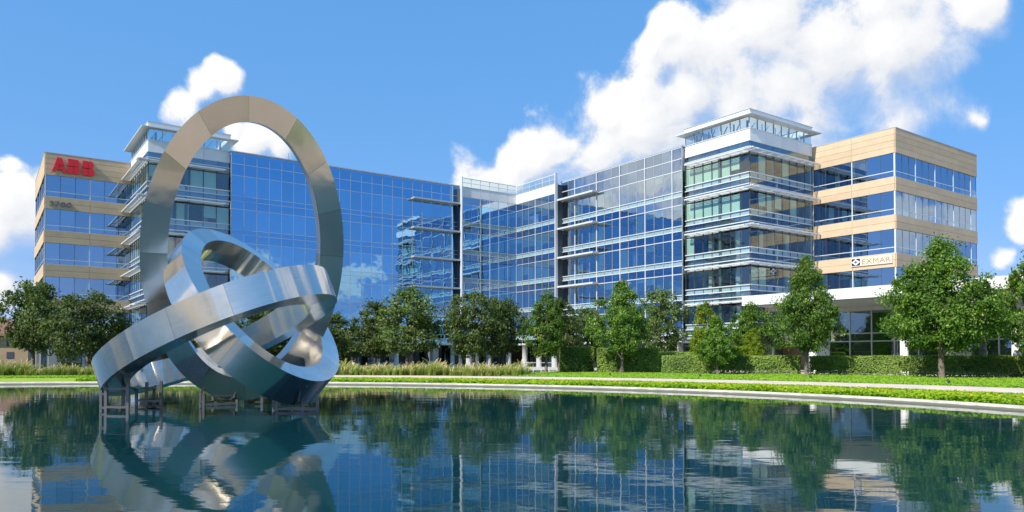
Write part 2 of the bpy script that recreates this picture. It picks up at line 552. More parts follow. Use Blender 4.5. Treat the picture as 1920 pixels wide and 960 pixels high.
class MB:
    """collects boxes, prisms and tubes into one mesh"""
    def __init__(self):
        self.v, self.f, self.s = [], [], []

    def quad(self, a, b, c, d):
        n = len(self.v)
        self.v += [a, b, c, d]
        self.f.append((n, n + 1, n + 2, n + 3))
        self.s.append(False)

    def box(self, x0, x1, y0, y1, z0, z1):
        n = len(self.v)
        self.v += [(x0, y0, z0), (x1, y0, z0), (x1, y1, z0), (x0, y1, z0), (x0, y0, z1), (x1, y0, z1), (x1, y1, z1), (x0, y1, z1)]
        for q in ((0, 3, 2, 1), (4, 5, 6, 7), (0, 1, 5, 4), (1, 2, 6, 5), (2, 3, 7, 6), (3, 0, 4, 7)):
            self.f.append(tuple(n + i for i in q))
            self.s.append(False)
        return self

    def bar(self, p, q, w, h=None):
        """a square bar from p to q"""
        h = h or w
        p, q = Vector(p), Vector(q)
        d = (q - p).normalized()
        a = d.cross(Vector((0, 0, 1)))
        if a.length < 1e-3:
            a = Vector((1, 0, 0))
        a.normalize()
        b = a.cross(d)
        n = len(self.v)
        for c in (p, q):
            for (i, j) in ((-1, -1), (1, -1), (1, 1), (-1, 1)):
                self.v.append(tuple(c + a * (i * w / 2) + b * (j * h / 2)))
        for fq in ((0, 1, 2, 3), (7, 6, 5, 4), (0, 4, 5, 1), (1, 5, 6, 2), (2, 6, 7, 3), (3, 7, 4, 0)):
            self.f.append(tuple(n + i for i in fq))
            self.s.append(False)
        return self

    def tube(self, pts, rad, sides=8):
        pts = [Vector(p) for p in pts]
        n0 = len(self.v)
        for i, p in enumerate(pts):
            d = (pts[min(i + 1, len(pts) - 1)] - pts[max(i - 1, 0)]).normalized()
            a = d.cross(Vector((0.31, 0.95, 0.05))).normalized()
            b = d.cross(a)
            for k in range(sides):
                t = 2 * math.pi * k / sides
                self.v.append(tuple(p + (a * math.cos(t) + b * math.sin(t)) * rad[i]))
        for i in range(len(pts) - 1):
            for k in range(sides):
                k2 = (k + 1) % sides
                self.f.append((n0 + i * sides + k, n0 + i * sides + k2, n0 + (i + 1) * sides + k2, n0 + (i + 1) * sides + k))
                self.s.append(True)
        self.f.append(tuple(n0 + k for k in range(sides)))
        self.s.append(False)
        e = n0 + (len(pts) - 1) * sides
        self.f.append(tuple(e + k for k in reversed(range(sides))))
        self.s.append(False)
        return self

    def prism(self, poly, to3, d0, d1):
        """2-D polygon lifted by to3(a, b, depth) and given a thickness"""
        n = len(self.v)
        k = len(poly)
        for d in (d0, d1):
            for (a, b) in poly:
                self.v.append(tuple(to3(a, b, d)))
        self.f.append(tuple(n + i for i in range(k)))
        self.f.append(tuple(n + k + i for i in reversed(range(k))))
        self.s += [False, False]
        for i in range(k):
            j = (i + 1) % k
            self.f.append((n + i, n + k + i, n + k + j, n + j))
            self.s.append(False)
        return self

    def mesh(self, name, mat):
        me = bpy.data.meshes.new(name)
        me.from_pydata(self.v, [], self.f)
        me.polygons.foreach_set('use_smooth', self.s)
        me.materials.append(MATS[mat])
        me.update()
        return me

    def build(self, name, mat, parent=None):
        return link(bpy.data.objects.new(name, self.mesh(name, mat)), parent)


UNIT = {}


def piece(name, parent, mat, c, size, rot=(0, 0, 0)):
    """one box-shaped piece; alike pieces share mesh data"""
    if mat not in UNIT:
        UNIT[mat] = MB().box(-.5, .5, -.5, .5, -.5, .5).mesh('piece_' + mat, mat)
    o = bpy.data.objects.new(name, UNIT[mat])
    o.location = c
    o.scale = size
    o.rotation_euler = rot
    return link(o, parent)


def fix_normals(o):
    import bmesh
    bm = bmesh.new()
    bm.from_mesh(o.data)
    bmesh.ops.recalc_face_normals(bm, faces=bm.faces)
    bm.to_mesh(o.data)
    bm.free()
    return o


# ------------------------------------------------------------------ pond and grounds
PC, PA, PB_FAR, PB_NEAR = (-24.0, 20.0), 43.7, 34.0, 17.0
TH = np.linspace(0, 2 * math.pi, 361)[:-1]


def outline(off):
    x = PA * np.cos(TH)
    b = np.where(np.sin(TH) >= 0, PB_FAR, PB_NEAR)
    y = b * np.sin(TH)
    nx, ny = x / PA ** 2, y / b ** 2
    ln = np.hypot(nx, ny)
    return np.stack([PC[0] + x + off * nx / ln, PC[1] + y + off * ny / ln], 1)


GROUND_Z = 0.40


def ground_z(off):
    return float(np.interp(off, [0, 0.45, 5.8, 11, 16, 4000], [0.16, 0.16, 0.30, 0.36, GROUND_Z - .006, GROUND_Z - .006]))


def ring_sheet(name, offs, mat, dz, th_mask=None, kind='structure', zfun=ground_z):
    idx = np.arange(360) if th_mask is None else np.where(th_mask)[0]
    closed = th_mask is None
    V, Fc = [], []
    n = len(idx)
    for o in offs:
        p = outline(o)[idx]
        V.append(np.column_stack([p, np.full(n, zfun(o) + dz)]))
    for r in range(len(offs) - 1):
        for i in range(n if closed else n - 1):
            j = (i + 1) % n
            Fc.append((r * n + i, (r + 1) * n + i, (r + 1) * n + j, r * n + j))
    o = link(bpy.data.objects.new(name, fast_mesh(name, np.concatenate(V), Fc, mat)))
    return tag(fix_up(o), kind=kind)


def fix_up(o):
    me = o.data
    nz = np.zeros(len(me.polygons) * 3, dtype=np.float32)
    me.polygons.foreach_get('normal', nz)
    if nz.reshape(-1, 3)[:, 2].mean() < 0:
        me.flip_normals()
    return o


ring_sheet('ground', [0.45, 2, 5.8, 11, 16, 30, 80, 200, 600, 3000], 'soil', -0.004)
p0 = outline(0.02)
wv = np.vstack([np.array([[PC[0], PC[1], 0.0]]), np.column_stack([p0, np.zeros(360)])])
wf = np.array([(0, i + 1, (i + 1) % 360 + 1) for i in range(360)])
wo = link(bpy.data.objects.new('water', fast_mesh('water', wv, wf, 'water')))
tag(fix_up(wo), 'dark blue rippled water of the ornamental pond', kind='structure')
# coping: inner face, top, outer face
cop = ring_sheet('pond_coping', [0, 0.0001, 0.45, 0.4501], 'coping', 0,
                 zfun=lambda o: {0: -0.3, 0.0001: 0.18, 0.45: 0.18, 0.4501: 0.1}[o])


def ring_arc(name, offs, mat, dz, a0, a1, n=160, kind='structure', zfun=ground_z):
    """a strip of the grounds between two bearings seen from the pond's centre"""
    global TH
    keep = TH
    TH = np.linspace(R(a0), R(a1), n)
    V = [np.column_stack([outline(o), np.full(n, zfun(o) + dz)]) for o in offs]
    TH = keep
    Fc = [(r * n + i, (r + 1) * n + i, (r + 1) * n + i + 1, r * n + i + 1) for r in range(len(offs) - 1) for i in range(n - 1)]
    o = link(bpy.data.objects.new(name, fast_mesh(name, np.concatenate(V), Fc, mat)))
    return tag(fix_up(o), kind=kind)


ring_arc('flower_bed', [0.46, 2, 3.6, 5.8], 'bed_turf', 0.004, -30, 200)
ring_arc('footpath', [5.8, 8.4, 11], 'path_stone', 0.006, -40, 82)
ring_arc('lawn', [11, 13, 16, 20, 28], 'turf', 0.008, -40, 63)
ring_arc('lawn_edge', [5.8, 7, 9.4], 'bed_turf', 0.010, 82.2, 150)
ring_arc('planting_bed', [11, 14, 16, 20], 'mulch', 0.005, 63, 82)
ring_arc('plaza', [28, 40, 60, 85], 'concrete', 0.004, -40, 75)
ring_arc('near_terrace', [0.46, 4, 14, 40, 90], 'paving', 0.012, 200, 330)


def place(px, y_base=None, Y=None, z=GROUND_Z):
    """ground point on a sight line: by its base row in the photograph or by its distance"""
    if Y is None:
        Y = (CAM_Z - z) * F_PX / (y_base - HOR_Y)
    return ((px - 960) / F_PX * Y, Y, z)


# ------------------------------------------------------------------ the office building (local x: right wing outwards, local y: along the left wing)
O_W = np.array([0.94, 114.9])
B_ROT = R(-54.6)
bx_ax = np.array([math.cos(B_ROT), math.sin(B_ROT)])
by_ax = np.array([-math.sin(B_ROT), math.cos(B_ROT)])


def to_world(x, y):
    return O_W + bx_ax * x + by_ax * y


building = empty('office_building', (O_W[0], O_W[1], 0), B_ROT)
tag(building, 'V-shaped six-storey office building of blue glass with tan stone end blocks', 'building')


class Fac:
    def __init__(self, o, d, n, length):
        self.o, self.d, self.n, self.L = np.array(o, float), np.array(d, float), np.array(n, float), length

    def box(self, s0, s1, d0, d1, z0, z1):
        a = self.o + self.d * s0 + self.n * d0
        b = self.o + self.d * s1 + self.n * d1
        c = ((a[0] + b[0]) / 2, (a[1] + b[1]) / 2, (z0 + z1) / 2)
        return c, (abs(a[0] - b[0]), abs(a[1] - b[1]), abs(z1 - z0))

    def ext(self, s0, s1, d0, d1, z0, z1):
        a = self.o + self.d * s0 + self.n * d0
        b = self.o + self.d * s1 + self.n * d1
        return min(a[0], b[0]), max(a[0], b[0]), min(a[1], b[1]), max(a[1], b[1]), min(z0, z1), max(z0, z1)

    def pt(self, s, d, z):
        a = self.o + self.d * s + self.n * d
        return (a[0], a[1], z)

    def s_at(self, px):
        """distance along the facade where a sight line of that column meets it"""
        r = (px - 960) / F_PX
        p = to_world(*self.o)
        d = bx_ax * self.d[0] + by_ax * self.d[1]
        return (r * p[1] - p[0]) / (d[0] - r * d[1])


PANES = {}


def pane(name, parent, mat, fac, s0, s1, d, z0, z1, tilt=0.10):
    c, size = fac.box(s0, s1, d - 0.015, d + 0.015, z0, z1)
    w = to_world(c[0], c[1])
    view = w / np.linalg.norm(w)
    nrm = bx_ax * fac.n[0] + by_ax * fac.n[1]
    px = 960 + F_PX * w[0] / w[1]
    area = abs(view @ nrm) * (s1 - s0) * (z1 - z0) / (w[1] ** 2)
    if not (-30 < px < 1950) or view @ nrm > 0:
        area *= 0.001
    if z1 < 4.2:
        area *= 0.2
    rot = (R(random.uniform(-tilt, tilt)), R(random.uniform(-tilt, tilt)), R(random.uniform(-tilt, tilt)))
    PANES.setdefault(name, []).append((area, parent, mat, c, size, rot))


def flush_panes(cap=300):
    for name, lst in PANES.items():
        lst.sort(key=lambda q: -q[0])
        for (a, parent, mat, c, size, rot) in lst[:cap]:
            piece(name, parent, mat, c, size, rot)
        rest = {}
        for (a, parent, mat, c, size, rot) in lst[cap:]:
            m = rest.setdefault(mat, MB())
            m.box(c[0] - size[0] / 2, c[0] + size[0] / 2, c[1] - size[1] / 2, c[1] + size[1] / 2, c[2] - size[2] / 2, c[2] + size[2] / 2)
        for mat, m in rest.items():
            tag(m.build(name + '_field', mat, building), kind='stuff')


def bar(name, parent, mat, fac, s0, s1, d0, d1, z0, z1):
    c, size = fac.box(s0, s1, d0, d1, z0, z1)
    return piece(name, parent, mat, c, size)


def cuts(L, n):
    return [L * i / n for i in range(n + 1)]


def interior(part, fac, L, zs, depth=5.0, col_step=None, slab_in=0.16):
    """floor slabs, back wall behind a glazed face; zs = list of (z0, z1) solid floor zones"""
    m = MB()
    for (z0, z1) in zs:
        m.box(*fac.ext(0.05, L - 0.05, -slab_in, -depth, z0, z1))
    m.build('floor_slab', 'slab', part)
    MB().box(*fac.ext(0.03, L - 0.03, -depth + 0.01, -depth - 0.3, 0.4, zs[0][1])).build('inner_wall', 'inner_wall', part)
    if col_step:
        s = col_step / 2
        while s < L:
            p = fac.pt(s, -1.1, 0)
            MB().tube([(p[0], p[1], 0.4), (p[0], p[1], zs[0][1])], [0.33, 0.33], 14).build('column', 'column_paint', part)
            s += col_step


def blind(part, fac, s0, s1, z_top, drop):
    bar('roller_blind', part, 'blind', fac, s0 + 0.06, s1 - 0.06, -0.13, -0.11, z_top - drop, z_top - 0.02)


Z_FLOOR = 4.1
T0 = 24.0


def glass_wall(fac, L, ncol, heavy, part, glassmat, spmat, blinds, tilt):
    """unitised glass curtain wall of six storeys"""
    W = L / ncol
    rows = [(25.4, 26.75, 'top'), (T0, 25.4, 'top')]
    for k in range(5):
        t = T0 - Z_FLOOR * k
        rows += [(t - 2.5, t, 'vision'), (t - 3.1, t - 2.5, 'strip'), (max(t - 4.1, 3.9), t - 3.1, 'top')]
    g = 0.028
    for i in range(ncol):
        for (z0, z1, kind) in rows:
            s0, s1 = i * W + g, (i + 1) * W - g
            if kind == 'vision':
                pane('window_pane', part, glassmat, fac, s0, s1, 0, z0 + g, z1 - g, tilt)
            elif kind == 'strip':
                pane('strip_pane', part, 'pale_strip' if heavy else spmat, fac, s0, s1, 0, z0 + g, z1 - g, tilt)
            else:
                pane('spandrel_pane', part, spmat, fac, s0, s1, 0, z0 + g, z1 - g, tilt)
    for i in range(ncol + 1):
        hv = heavy and (i % 3 == heavy % 3)
        w = 0.06 if hv else 0.022
        bar('mullion', part, 'white_frame' if hv else 'grey_frame', fac, i * W - w, i * W + w, -0.10, 0.09 if hv else 0.035, 3.9, 26.75)
    zset = sorted({round(z, 3) for r in rows for z in r[:2]})
    for z in zset:
        w = 0.045 if heavy else 0.022
        bar('transom', part, 'white_frame', fac, 0, L, -0.09, 0.065 if heavy else 0.028, z - w, z + w)
    bar('roof_edge', part, 'grey_frame', fac, -0.1, L + 0.1, -0.9, 0.10, 26.82, 26.95)
    zs = [(T0 + 0.05, 26.6)]
    for k in range(5):
        t = T0 - Z_FLOOR * k
        zs.append((max(t - 4.05, 3.95), t - 3.12))
    interior(part, fac, L, zs, 5.0, 9.1)
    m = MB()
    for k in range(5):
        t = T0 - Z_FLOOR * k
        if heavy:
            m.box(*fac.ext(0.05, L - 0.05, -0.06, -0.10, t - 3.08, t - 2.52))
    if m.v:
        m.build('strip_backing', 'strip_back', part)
    for (i, k, drop) in blinds:
        t = T0 - Z_FLOOR * k
        blind(part, fac, i * W, (i + 1) * W, t, drop)


def ground_floor(part, fac, L, ncol, back=2.6, col_step=9.1, s_first=1.2, square=True):
    """glazed ground storey set back behind columns"""
    W = L / ncol
    for i in range(ncol):
        pane('shopfront_pane', part, 'clear_glass', fac, i * W + .03, (i + 1) * W - .03, -back, 0.45, 3.6)
    for i in range(ncol + 1):
        bar('shopfront_mullion', part, 'dark_frame', fac, i * W - .035, i * W + .035, -back - .06, -back + .06, 0.4, 3.6)
    bar('soffit_edge', part, 'white_frame', fac, 0, L, -0.12, 0.12, 3.68, 3.9)
    MB().box(*fac.ext(0.02, L - 0.02, -0.13, -back - 4, 3.62, 3.88)).build('soffit', 'white_panel', part)
    MB().box(*fac.ext(0.02, L - 0.02, -back - 3.0, -back - 3.3, 0.4, 3.6)).build('shop_wall', 'inner_wall', part)
    s = s_first
    while s < L:
        if square:
            bar('pillar', part, 'slab', fac, s - .45, s + .45, -1.0, -0.2, 0.4, 3.63)
        s += col_step


# --- left glass wall
C = Fac((0, -42.9), (0, 1), (1, 0), 32.3)
wing_l = empty('glass_wall', parent=building)
bl = []
for k in range(5):
    for i in range(21):
        if random.random() < 0.16:
            bl.append((i, k, random.choice([0.6, 1.0, 2.4])))
glass_wall(C, C.L, 21, 0, wing_l, 'blue_glass', 'blue_spandrel', bl, 0.09)
ground_floor(wing_l, C, C.L, 16)
# --- right glass wall
E_ = Fac((10.6, 0), (1, 0), (0, -1), 22.5)
wing_r = empty('glass_wall', parent=building)
bl = [(i, k, random.choice([0.5, 0.9, 2.4, 2.4])) for k in range(5) for i in range(15) if random.random() < (0.45 if k < 2 else 0.25)]
glass_wall(E_, E_.L, 15, 2, wing_r, 'wing_glass', 'spandrel_glass', bl, 0.08)
ground_floor(wing_r, E_, E_.L, 11, s_first=3)
# horizontal sun blades beside the inner corner
for k in range(5):
    z = T0 - Z_FLOOR * k
    bar('sun_blade', wing_l, 'grey_frame', C, 24.3, 32.2, 0.10, 1.15, z - 0.02, z + 0.20)
    bar('sun_blade', wing_r, 'white_frame', E_, 0.4, 7.9, 0.10, 1.15, z - 0.02, z + 0.20)

# --- inner corner bay
bay = empty('corner_bay', parent=building)
D1 = Fac((1.2, -10.9), (0, 1), (1, 0), 9.7)
D2 = Fac((1.2, -1.2), (1, 0), (0, -1), 9.6)
for fac, ncol, hv in ((D1, 6, False), (D2, 6, True)):
    W = fac.L / ncol
    g = 0.03
    for i in range(ncol):
        s0, s1 = i * W + g, (i + 1) * W - g
        pane('spandrel_pane', bay, 'spandrel_glass', fac, s0, s1, 0, T0 + g, 25.1 - g)
        for k in range(5):
            t = T0 - Z_FLOOR * k
            pane('window_pane', bay, 'wing_glass' if hv else 'blue_glass', fac, s0, s1, 0, t - 2.5 + g, t - g)
            pane('strip_pane', bay, 'pale_strip', fac, s0, s1, 0, t - 3.1 + g, t - 2.5 - g)
            pane('spandrel_pane', bay, 'spandrel_glass', fac, s0, s1, 0, max(t - 4.1, 3.9) + g, t - 3.1 - g)
        piece('parapet_panel', bay, 'white_panel', *fac.box(i * W + 0.012, (i + 1) * W - 0.012, -0.02, 0.06, 25.13, 26.5))
        pane('rail_pane', bay, 'rail_glass', fac, s0, s1, -0.1, 26.62, 27.82)
        bar('rail_post', bay, 'white_frame', fac, i * W - .03 + .03, i * W + .06, -0.13, -0.07, 26.5, 27.9)
        if hv and random.random() < 0.9:
            for k in (0, 1, 2):
                blind(bay, fac, i * W, (i + 1) * W, T0 - Z_FLOOR * k, random.choice([0.8, 1.6, 2.4]))
    for i in range(ncol + 1):
        w = 0.045 if (i % 3 == 0) else 0.02
        bar('mullion', bay, 'white_frame' if i % 3 == 0 else 'grey_frame', fac, i * W - w + (w if i == 0 else 0), i * W + w - (w if i == ncol else 0), -0.09, 0.05, 3.9, 25.1)
    zz = {25.1, T0}
    for k in range(5):
        t = T0 - Z_FLOOR * k
        zz |= {t, t - 2.5, t - 3.1, max(t - 4.1, 3.9)}
    for z in sorted(zz):
        bar('transom', bay, 'white_frame', fac, 0.0, fac.L, -0.08, 0.042, z - .028, z + .028)
    bar('hand_rail', bay, 'white_frame', fac, 0, fac.L, -0.15, -0.04, 27.82, 27.92)
    bar('hand_rail', bay, 'white_frame', fac, 0, fac.L, -0.14, -0.05, 27.2, 27.25)
    bar('coping_strip', bay, 'grey_frame', fac, 0, fac.L, -0.5, 0.1, 26.5, 26.58)
    zs = [(T0 + 0.05, 26.4)] + [(max(T0 - Z_FLOOR * k - 4.05, 3.95), T0 - Z_FLOOR * k - 3.12) for k in range(5)]
    interior(bay, fac, fac.L, zs, 4.2)
    m = MB()
    for k in range(5):
        t = T0 - Z_FLOOR * k
        m.box(*fac.ext(0.05, fac.L - 0.05, -0.06, -0.10, t - 3.08, t - 2.52))
    m.build('strip_backing', 'strip_back', bay)
    ground_floor(bay, fac, fac.L, 6, back=1.5, square=False)
bar('corner_fin', bay, 'white_frame', D1, -0.16, -0.005, -0.2, 0.25, 3.9, 27.95)
bar('corner_fin', bay, 'white_frame', D2, 9.605, 9.76, -0.2, 0.25, 3.9, 27.95)
bar('return_wall', bay, 'dark_frame', D1, -0.04, 0.02, -1.5, -0.21, 3.9, 26.4)
bar('return_wall', bay, 'dark_frame', D2, 9.58, 9.64, -1.5, -0.21, 3.9, 26.4)
for s in (1.5, 5.0, 8.6):
    p = D1.pt(s, -0.5, 0)
    MB().tube([(p[0], p[1], .4), (p[0], p[1], 3.65)], [.4, .4], 16).build('round_column', 'slab', bay)
    p = D2.pt(s, -0.5, 0)
    MB().tube([(p[0], p[1], .4), (p[0], p[1], 3.65)], [.4, .4], 16).build('round_column', 'slab', bay)


# --- sunshade towers
def sunshade_mesh(fac_list, z, proj=1.1):
    """louvred shelf along one face: nose, slats and brackets"""
    m = MB()
    for (fac, s0, s1) in fac_list:
        m.box(*fac.ext(s0, s1, proj - 0.14, proj, z - 0.13, z + 0.02))
        m.box(*fac.ext(s0, s1, 0.10, 0.18, z - 0.13, z))
        for i in range(4):
            d = 0.27 + i * 0.18
            m.box(*fac.ext(s0, s1, d, d + 0.07, z - 0.07, z - 0.04))
        s = max(s0, 0)
        while s <= s1:
            m.box(*fac.ext(s - 0.03, s + 0.03, 0.05, proj - 0.15, z - 0.125, z - 0.075))
            s += 1.5
    return m


def tower(faces, part, blinds_prob):
    """faces: list of (facade, columns, shade start, shade end)"""
    for fi, (fac, ncol, sh0, sh1) in enumerate(faces):
        L = fac.L
        W = L / ncol
        g = 0.02
        for k in range(5):
            S = 24.45 - Z_FLOOR * k
            vt, vb = S - 0.35, S - 2.35
            s1b, s2b, s3b = S - 2.95, S - 3.62, S - 4.1
            if k == 4:
                s3b = 4.0
            sunshade_mesh([(fac, sh0, sh1)], S).build('sunshade', 'white_frame', part)
            for i in range(ncol):
                a, b = i * W + g, (i + 1) * W - g
                pane('window_pane', part, 'tower_glass', fac, a, b, 0, vb + g, vt - g, 0.06)
                pane('strip_pane', part, 'pale_strip', fac, a, b, 0.02, s1b + g, vb - g, 0.04)
                pane('spandrel_pane', part, 'tower_spandrel', fac, a, b, 0, s2b + g, s1b - g, 0.06)
                pane('strip_pane', part, 'pale_strip', fac, a, b, 0.02, s3b + g, s2b - g, 0.04)
                bp = blinds_prob(fi, k, i)
                if random.random() < bp:
                    blind(part, fac, i * W, (i + 1) * W, vt, random.choice([1.98, 1.98, 1.98, 1.4]))
            for i in range(ncol + 1):
                bar('mullion', part, 'dark_frame', fac, i * W - .022, i * W + .022, -0.08, 0.03, s3b, vt + .3)
            for z in (vb, s1b, s2b):
                bar('transom', part, 'white_frame', fac, 0, L, -0.07, 0.12, z - .05, z + .05)
        # blue strip, white panels, clerestory
        for i in range(ncol):
            a, b = i * W + g, (i + 1) * W - g
            pane('spandrel_pane', part, 'tower_spandrel', fac, a, b, 0, 24.9, 25.5, 0.05)
            pane('strip_pane', part, 'pale_strip', fac, a, b, 0.02, 24.46, 24.84, 0.04)
            pane('clerestory_pane', part, 'crown_glass', fac, a, b, -0.05, 26.98, 28.08, 0.05)
            bar('clerestory_post', part, 'grey_frame', fac, i * W - .03 + (.04 if i == 0 else 0), i * W + .03, -0.12, 0.02, 26.9, 28.1)
        npan = max(3, ncol // 2)
        for i in range(npan):
            piece('parapet_panel', part, 'white_panel', *fac.box(L * i / npan + .012, L * (i + 1) / npan - .012, -0.06, 0.06, 25.52, 26.85))
        bar('transom', part, 'white_frame', fac, 0, L, -0.07, 0.12, 24.84, 24.92)
        bar('sill', part, 'white_frame', fac, -0.02, L, -0.1, 0.13, 26.85, 26.93)
        zs = [(24.2, 26.7)]
        for k in range(5):
            S = 24.45 - Z_FLOOR * k
            zs.append((max(S - 4.3, 3.95), S - 3.1))
        interior(part, fac, L, zs, 4.0)
        m = MB()
        for k in range(5):
            S = 24.45 - Z_FLOOR * k
            s3b = 4.0 if k == 4 else S - 4.08
            m.box(*fac.ext(0.05, L - 0.05, -0.05, -0.09, S - 2.93, S - 2.37))
            m.box(*fac.ext(0.05, L - 0.05, -0.05, -0.09, s3b, S - 3.64))
        m.build('strip_backing', 'strip_back', part)
        for s in (L * .3, L * .72):
            p = fac.pt(s, -1.3, 0)
            MB().tube([(p[0], p[1], 4), (p[0], p[1], 24.2)], [0.34, 0.34], 14).build('column', 'column_paint', part)


# right tower
tw_r = empty('shaded_tower', parent=building)
F1 = Fac((33.1, 0.6), (1, 0), (0, -1), 9.1)
F2 = Fac((42.2, 0.6), (0, 1), (1, 0), 11.6)
tower([(F1, 7, 0.75, 10.35), (F2, 8, -1.25, 12.6)], tw_r,
      lambda fi, k, i: (0.95 if k < 2 else 0.12) if fi == 0 else (0.55 if k < 2 else 0.2))
# left tower
tw_l = empty('shaded_tower', parent=building)
B1 = Fac((-0.6, -52.0), (0, 1), (1, 0), 9.1)
B2 = Fac((-12.2, -52.0), (1, 0), (0, -1), 11.6)
tower([(B1, 6, -1.25, 8.35), (B2, 8, -0.9, 12.85)], tw_l,
      lambda fi, k, i: (0.5 if k < 2 else 0.15) if fi == 0 else 0.45)
for part, (x0, x1, y0, y1) in ((tw_r, (33.1, 42.2, 0.6, 12.2)), (tw_l, (-12.2, -0.6, -52.0, -42.9))):
    # roof: slim overhanging plate with an upstand above it
    def ring_box(o, w, z0, z1):
        m = MB()
        m.box(x0 - o, x1 + o, y0 - o, y0 - o + w, z0, z1)
        m.box(x0 - o, x1 + o, y1 + o - w, y1 + o, z0, z1)
        m.box(x0 - o, x0 - o + w, y0 - o + w, y1 + o - w, z0, z1)
        m.box(x1 + o - w, x1 + o, y0 - o + w, y1 + o - w, z0, z1)
        return m
    ring_box(0.8, 1.0, 28.18, 28.29).build('roof_overhang', 'white_frame', part)
    ring_box(0.05, 0.12, 28.29, 28.95).build('roof_upstand', 'white_panel', part)
    ring_box(0.12, 0.28, 28.95, 29.02).build('roof_cap', 'grey_frame', part)
    # open steel frame behind the clerestory
    fr = MB()
    for i in range(5):
        xx = x0 + 1.0 + (x1 - x0 - 2.0) * i / 4
        for yy in (y0 + 0.9, y1 - 0.9):
            fr.bar((xx, yy, 26.7), (xx, yy, 28.12), 0.12)
            if i < 4:
                fr.bar((xx, yy, 26.8), (xx + (x1 - x0 - 2) / 8, yy, 28.1), 0.08)
    for i in range(5):
        yy = y0 + 1.0 + (y1 - y0 - 2.0) * i / 4
        for xx in (x0 + 0.9, x1 - 0.9):
            fr.bar((xx, yy, 26.7), (xx, yy, 28.12), 0.12)
            if i < 4:
                fr.bar((xx, yy, 26.8), (xx, yy + (y1 - y0 - 2) / 8, 28.1), 0.08)
    fr.build('roof_frame', 'grey_frame', part)


# --- stone end blocks
def stone_block(faces, part, gmat='stone_block_glass'):
    for fi, (fac, ncol, heavy) in enumerate(faces):
        L = fac.L
        W = L / ncol
        g = 0.025
        npan = max(2, round(L / 4.65))
        bands = [(23.9, 26.55, 4)] + [(19.8 - 4.1 * k, 21.3 - 4.1 * k, 2) for k in range(4)] + [(3.7, 4.9, 2)]
        for (z0, z1, nc) in bands:
            h = (z1 - z0) / nc
            for c in range(nc):
                for i in range(npan):
                    e0 = 0.0 if i == 0 else 0.012
                    e1 = (0.0 if i == npan - 1 else 0.012)
                    piece('stone_panel', part, 'stone', *fac.box(L * i / npan + e0, L * (i + 1) / npan - e1, -0.08 if fi == 0 else -0.079, 0.10 if fi == 0 else 0.099,
                                                              z0 + c * h + (0.012 if c else 0), z0 + (c + 1) * h - (0.012 if c < nc - 1 else 0)))
            MB().box(*fac.ext(0.1, L - 0.1, -0.09, -0.4, z0 + .01, z1 - .01)).build('band_core', 'stone_core', part)
        for k in range(5):
            t, b = 23.9 - 4.1 * k, 21.3 - 4.1 * k
            mid = b + 0.62
            for i in range(ncol):
                pane('window_pane', part, gmat, fac, i * W + g, (i + 1) * W - g, -0.03, mid + g, t - g, 0.07)
                pane('sill_pane', part, gmat, fac, i * W + g, (i + 1) * W - g, -0.03, b + g, mid - g, 0.07)
                if random.random() < (0.12 if fi == 0 else 0.35):
                    blind(part, fac, i * W, (i + 1) * W, t, random.choice([0.5, 0.9, 1.6]))
            for i in range(ncol + 1):
                hv = i % 3 == 0
                w = 0.05 if hv else 0.022
                e = 0.03 if i == 0 else (-0.03 if i == ncol else 0)
                bar('mullion', part, 'white_frame' if hv else 'dark_frame', fac, i * W - w + e, i * W + w + e, -0.12, 0.03 if hv else 0.0, b, t)
            bar('transom', part, 'white_frame', fac, 0.02, L - 0.02, -0.11, 0.015, mid - .035, mid + .035)
            bar('transom', part, 'grey_frame', fac, 0.02, L - 0.02, -0.1, 0.01, b, b + .05)
        zs = [(23.95, 26.3)] + [(19.85 - 4.1 * k, 21.25 - 4.1 * k) for k in range(4)] + [(3.75, 4.85)]
        interior(part, fac, L, zs, 4.5, 9.0, 0.42)
        bar('roof_coping', part, 'grey_frame', fac, 0.0, L, -0.5, 0.13, 26.56, 26.64)
        ground_floor(part, fac, L, max(4, int(L / 2.3)), back=1.6, square=True, s_first=1.0)


st_r = empty('stone_block', parent=building)
G1 = Fac((42.2, 12.4), (1, 0), (0, -1), 9.7)
G2 = Fac((51.9, 12.4), (0, 1), (1, 0), 19.2)
stone_block([(G1, 6, 0), (G2, 13, 0)], st_r)
st_l = empty('stone_block', parent=building)
A1 = Fac((-12.4, -61.3), (0, 1), (1, 0), 9.5)
A2 = Fac((-31.6, -61.3), (1, 0), (0, -1), 19.2)
stone_block([(A1, 6, 0), (A2, 13, 0)], st_l)
# solid cores and flat roofs so that the wings are closed volumes
for (nm, x0, x1, y0, y1, zt, part) in (
        ('roof_deck', -11.9, -0.95, -42.8, 10, 26.55, wing_l), ('roof_deck', -0.9, 33.0, 0.95, 12.0, 26.55, wing_r),
        ('roof_deck', 42.0, 51.5, 12.9, 31.4, 26.3, st_r), ('roof_deck', -31.4, -12.9, -60.9, -52.2, 26.3, st_l)):
    MB().box(x0, x1, y0, y1, zt - 0.3, zt).build(nm, 'concrete', part)
for (x0, x1, y0, y1, part) in ((-12.2, -11.9, -42.8, 12.2, wing_l), (-11.9, 42.0, 12.05, 12.3, wing_r), (51.4, 42.0, 31.3, 31.6, st_r),
                               (42.0, 42.2, 12.5, 31.3, st_r), (-31.6, -31.3, -61.0, -51.8, st_l), (-31.3, -12.4, -51.95, -51.75, st_l)):
    MB().box(min(x0, x1), max(x0, x1), y0, y1, 0.4, 26.2).build('rear_wall', 'stone', part)
MB().box(-9.0, -4.0, -16.5, -11.5, 26.5, 27.75).build('penthouse', 'cream_sign', wing_l)
MB().tube([(-2, -35.2, 26.5), (-2, -35.2, 28.3)], [.03, .02], 6).build('roof_antenna', 'dark_frame', wing_l)

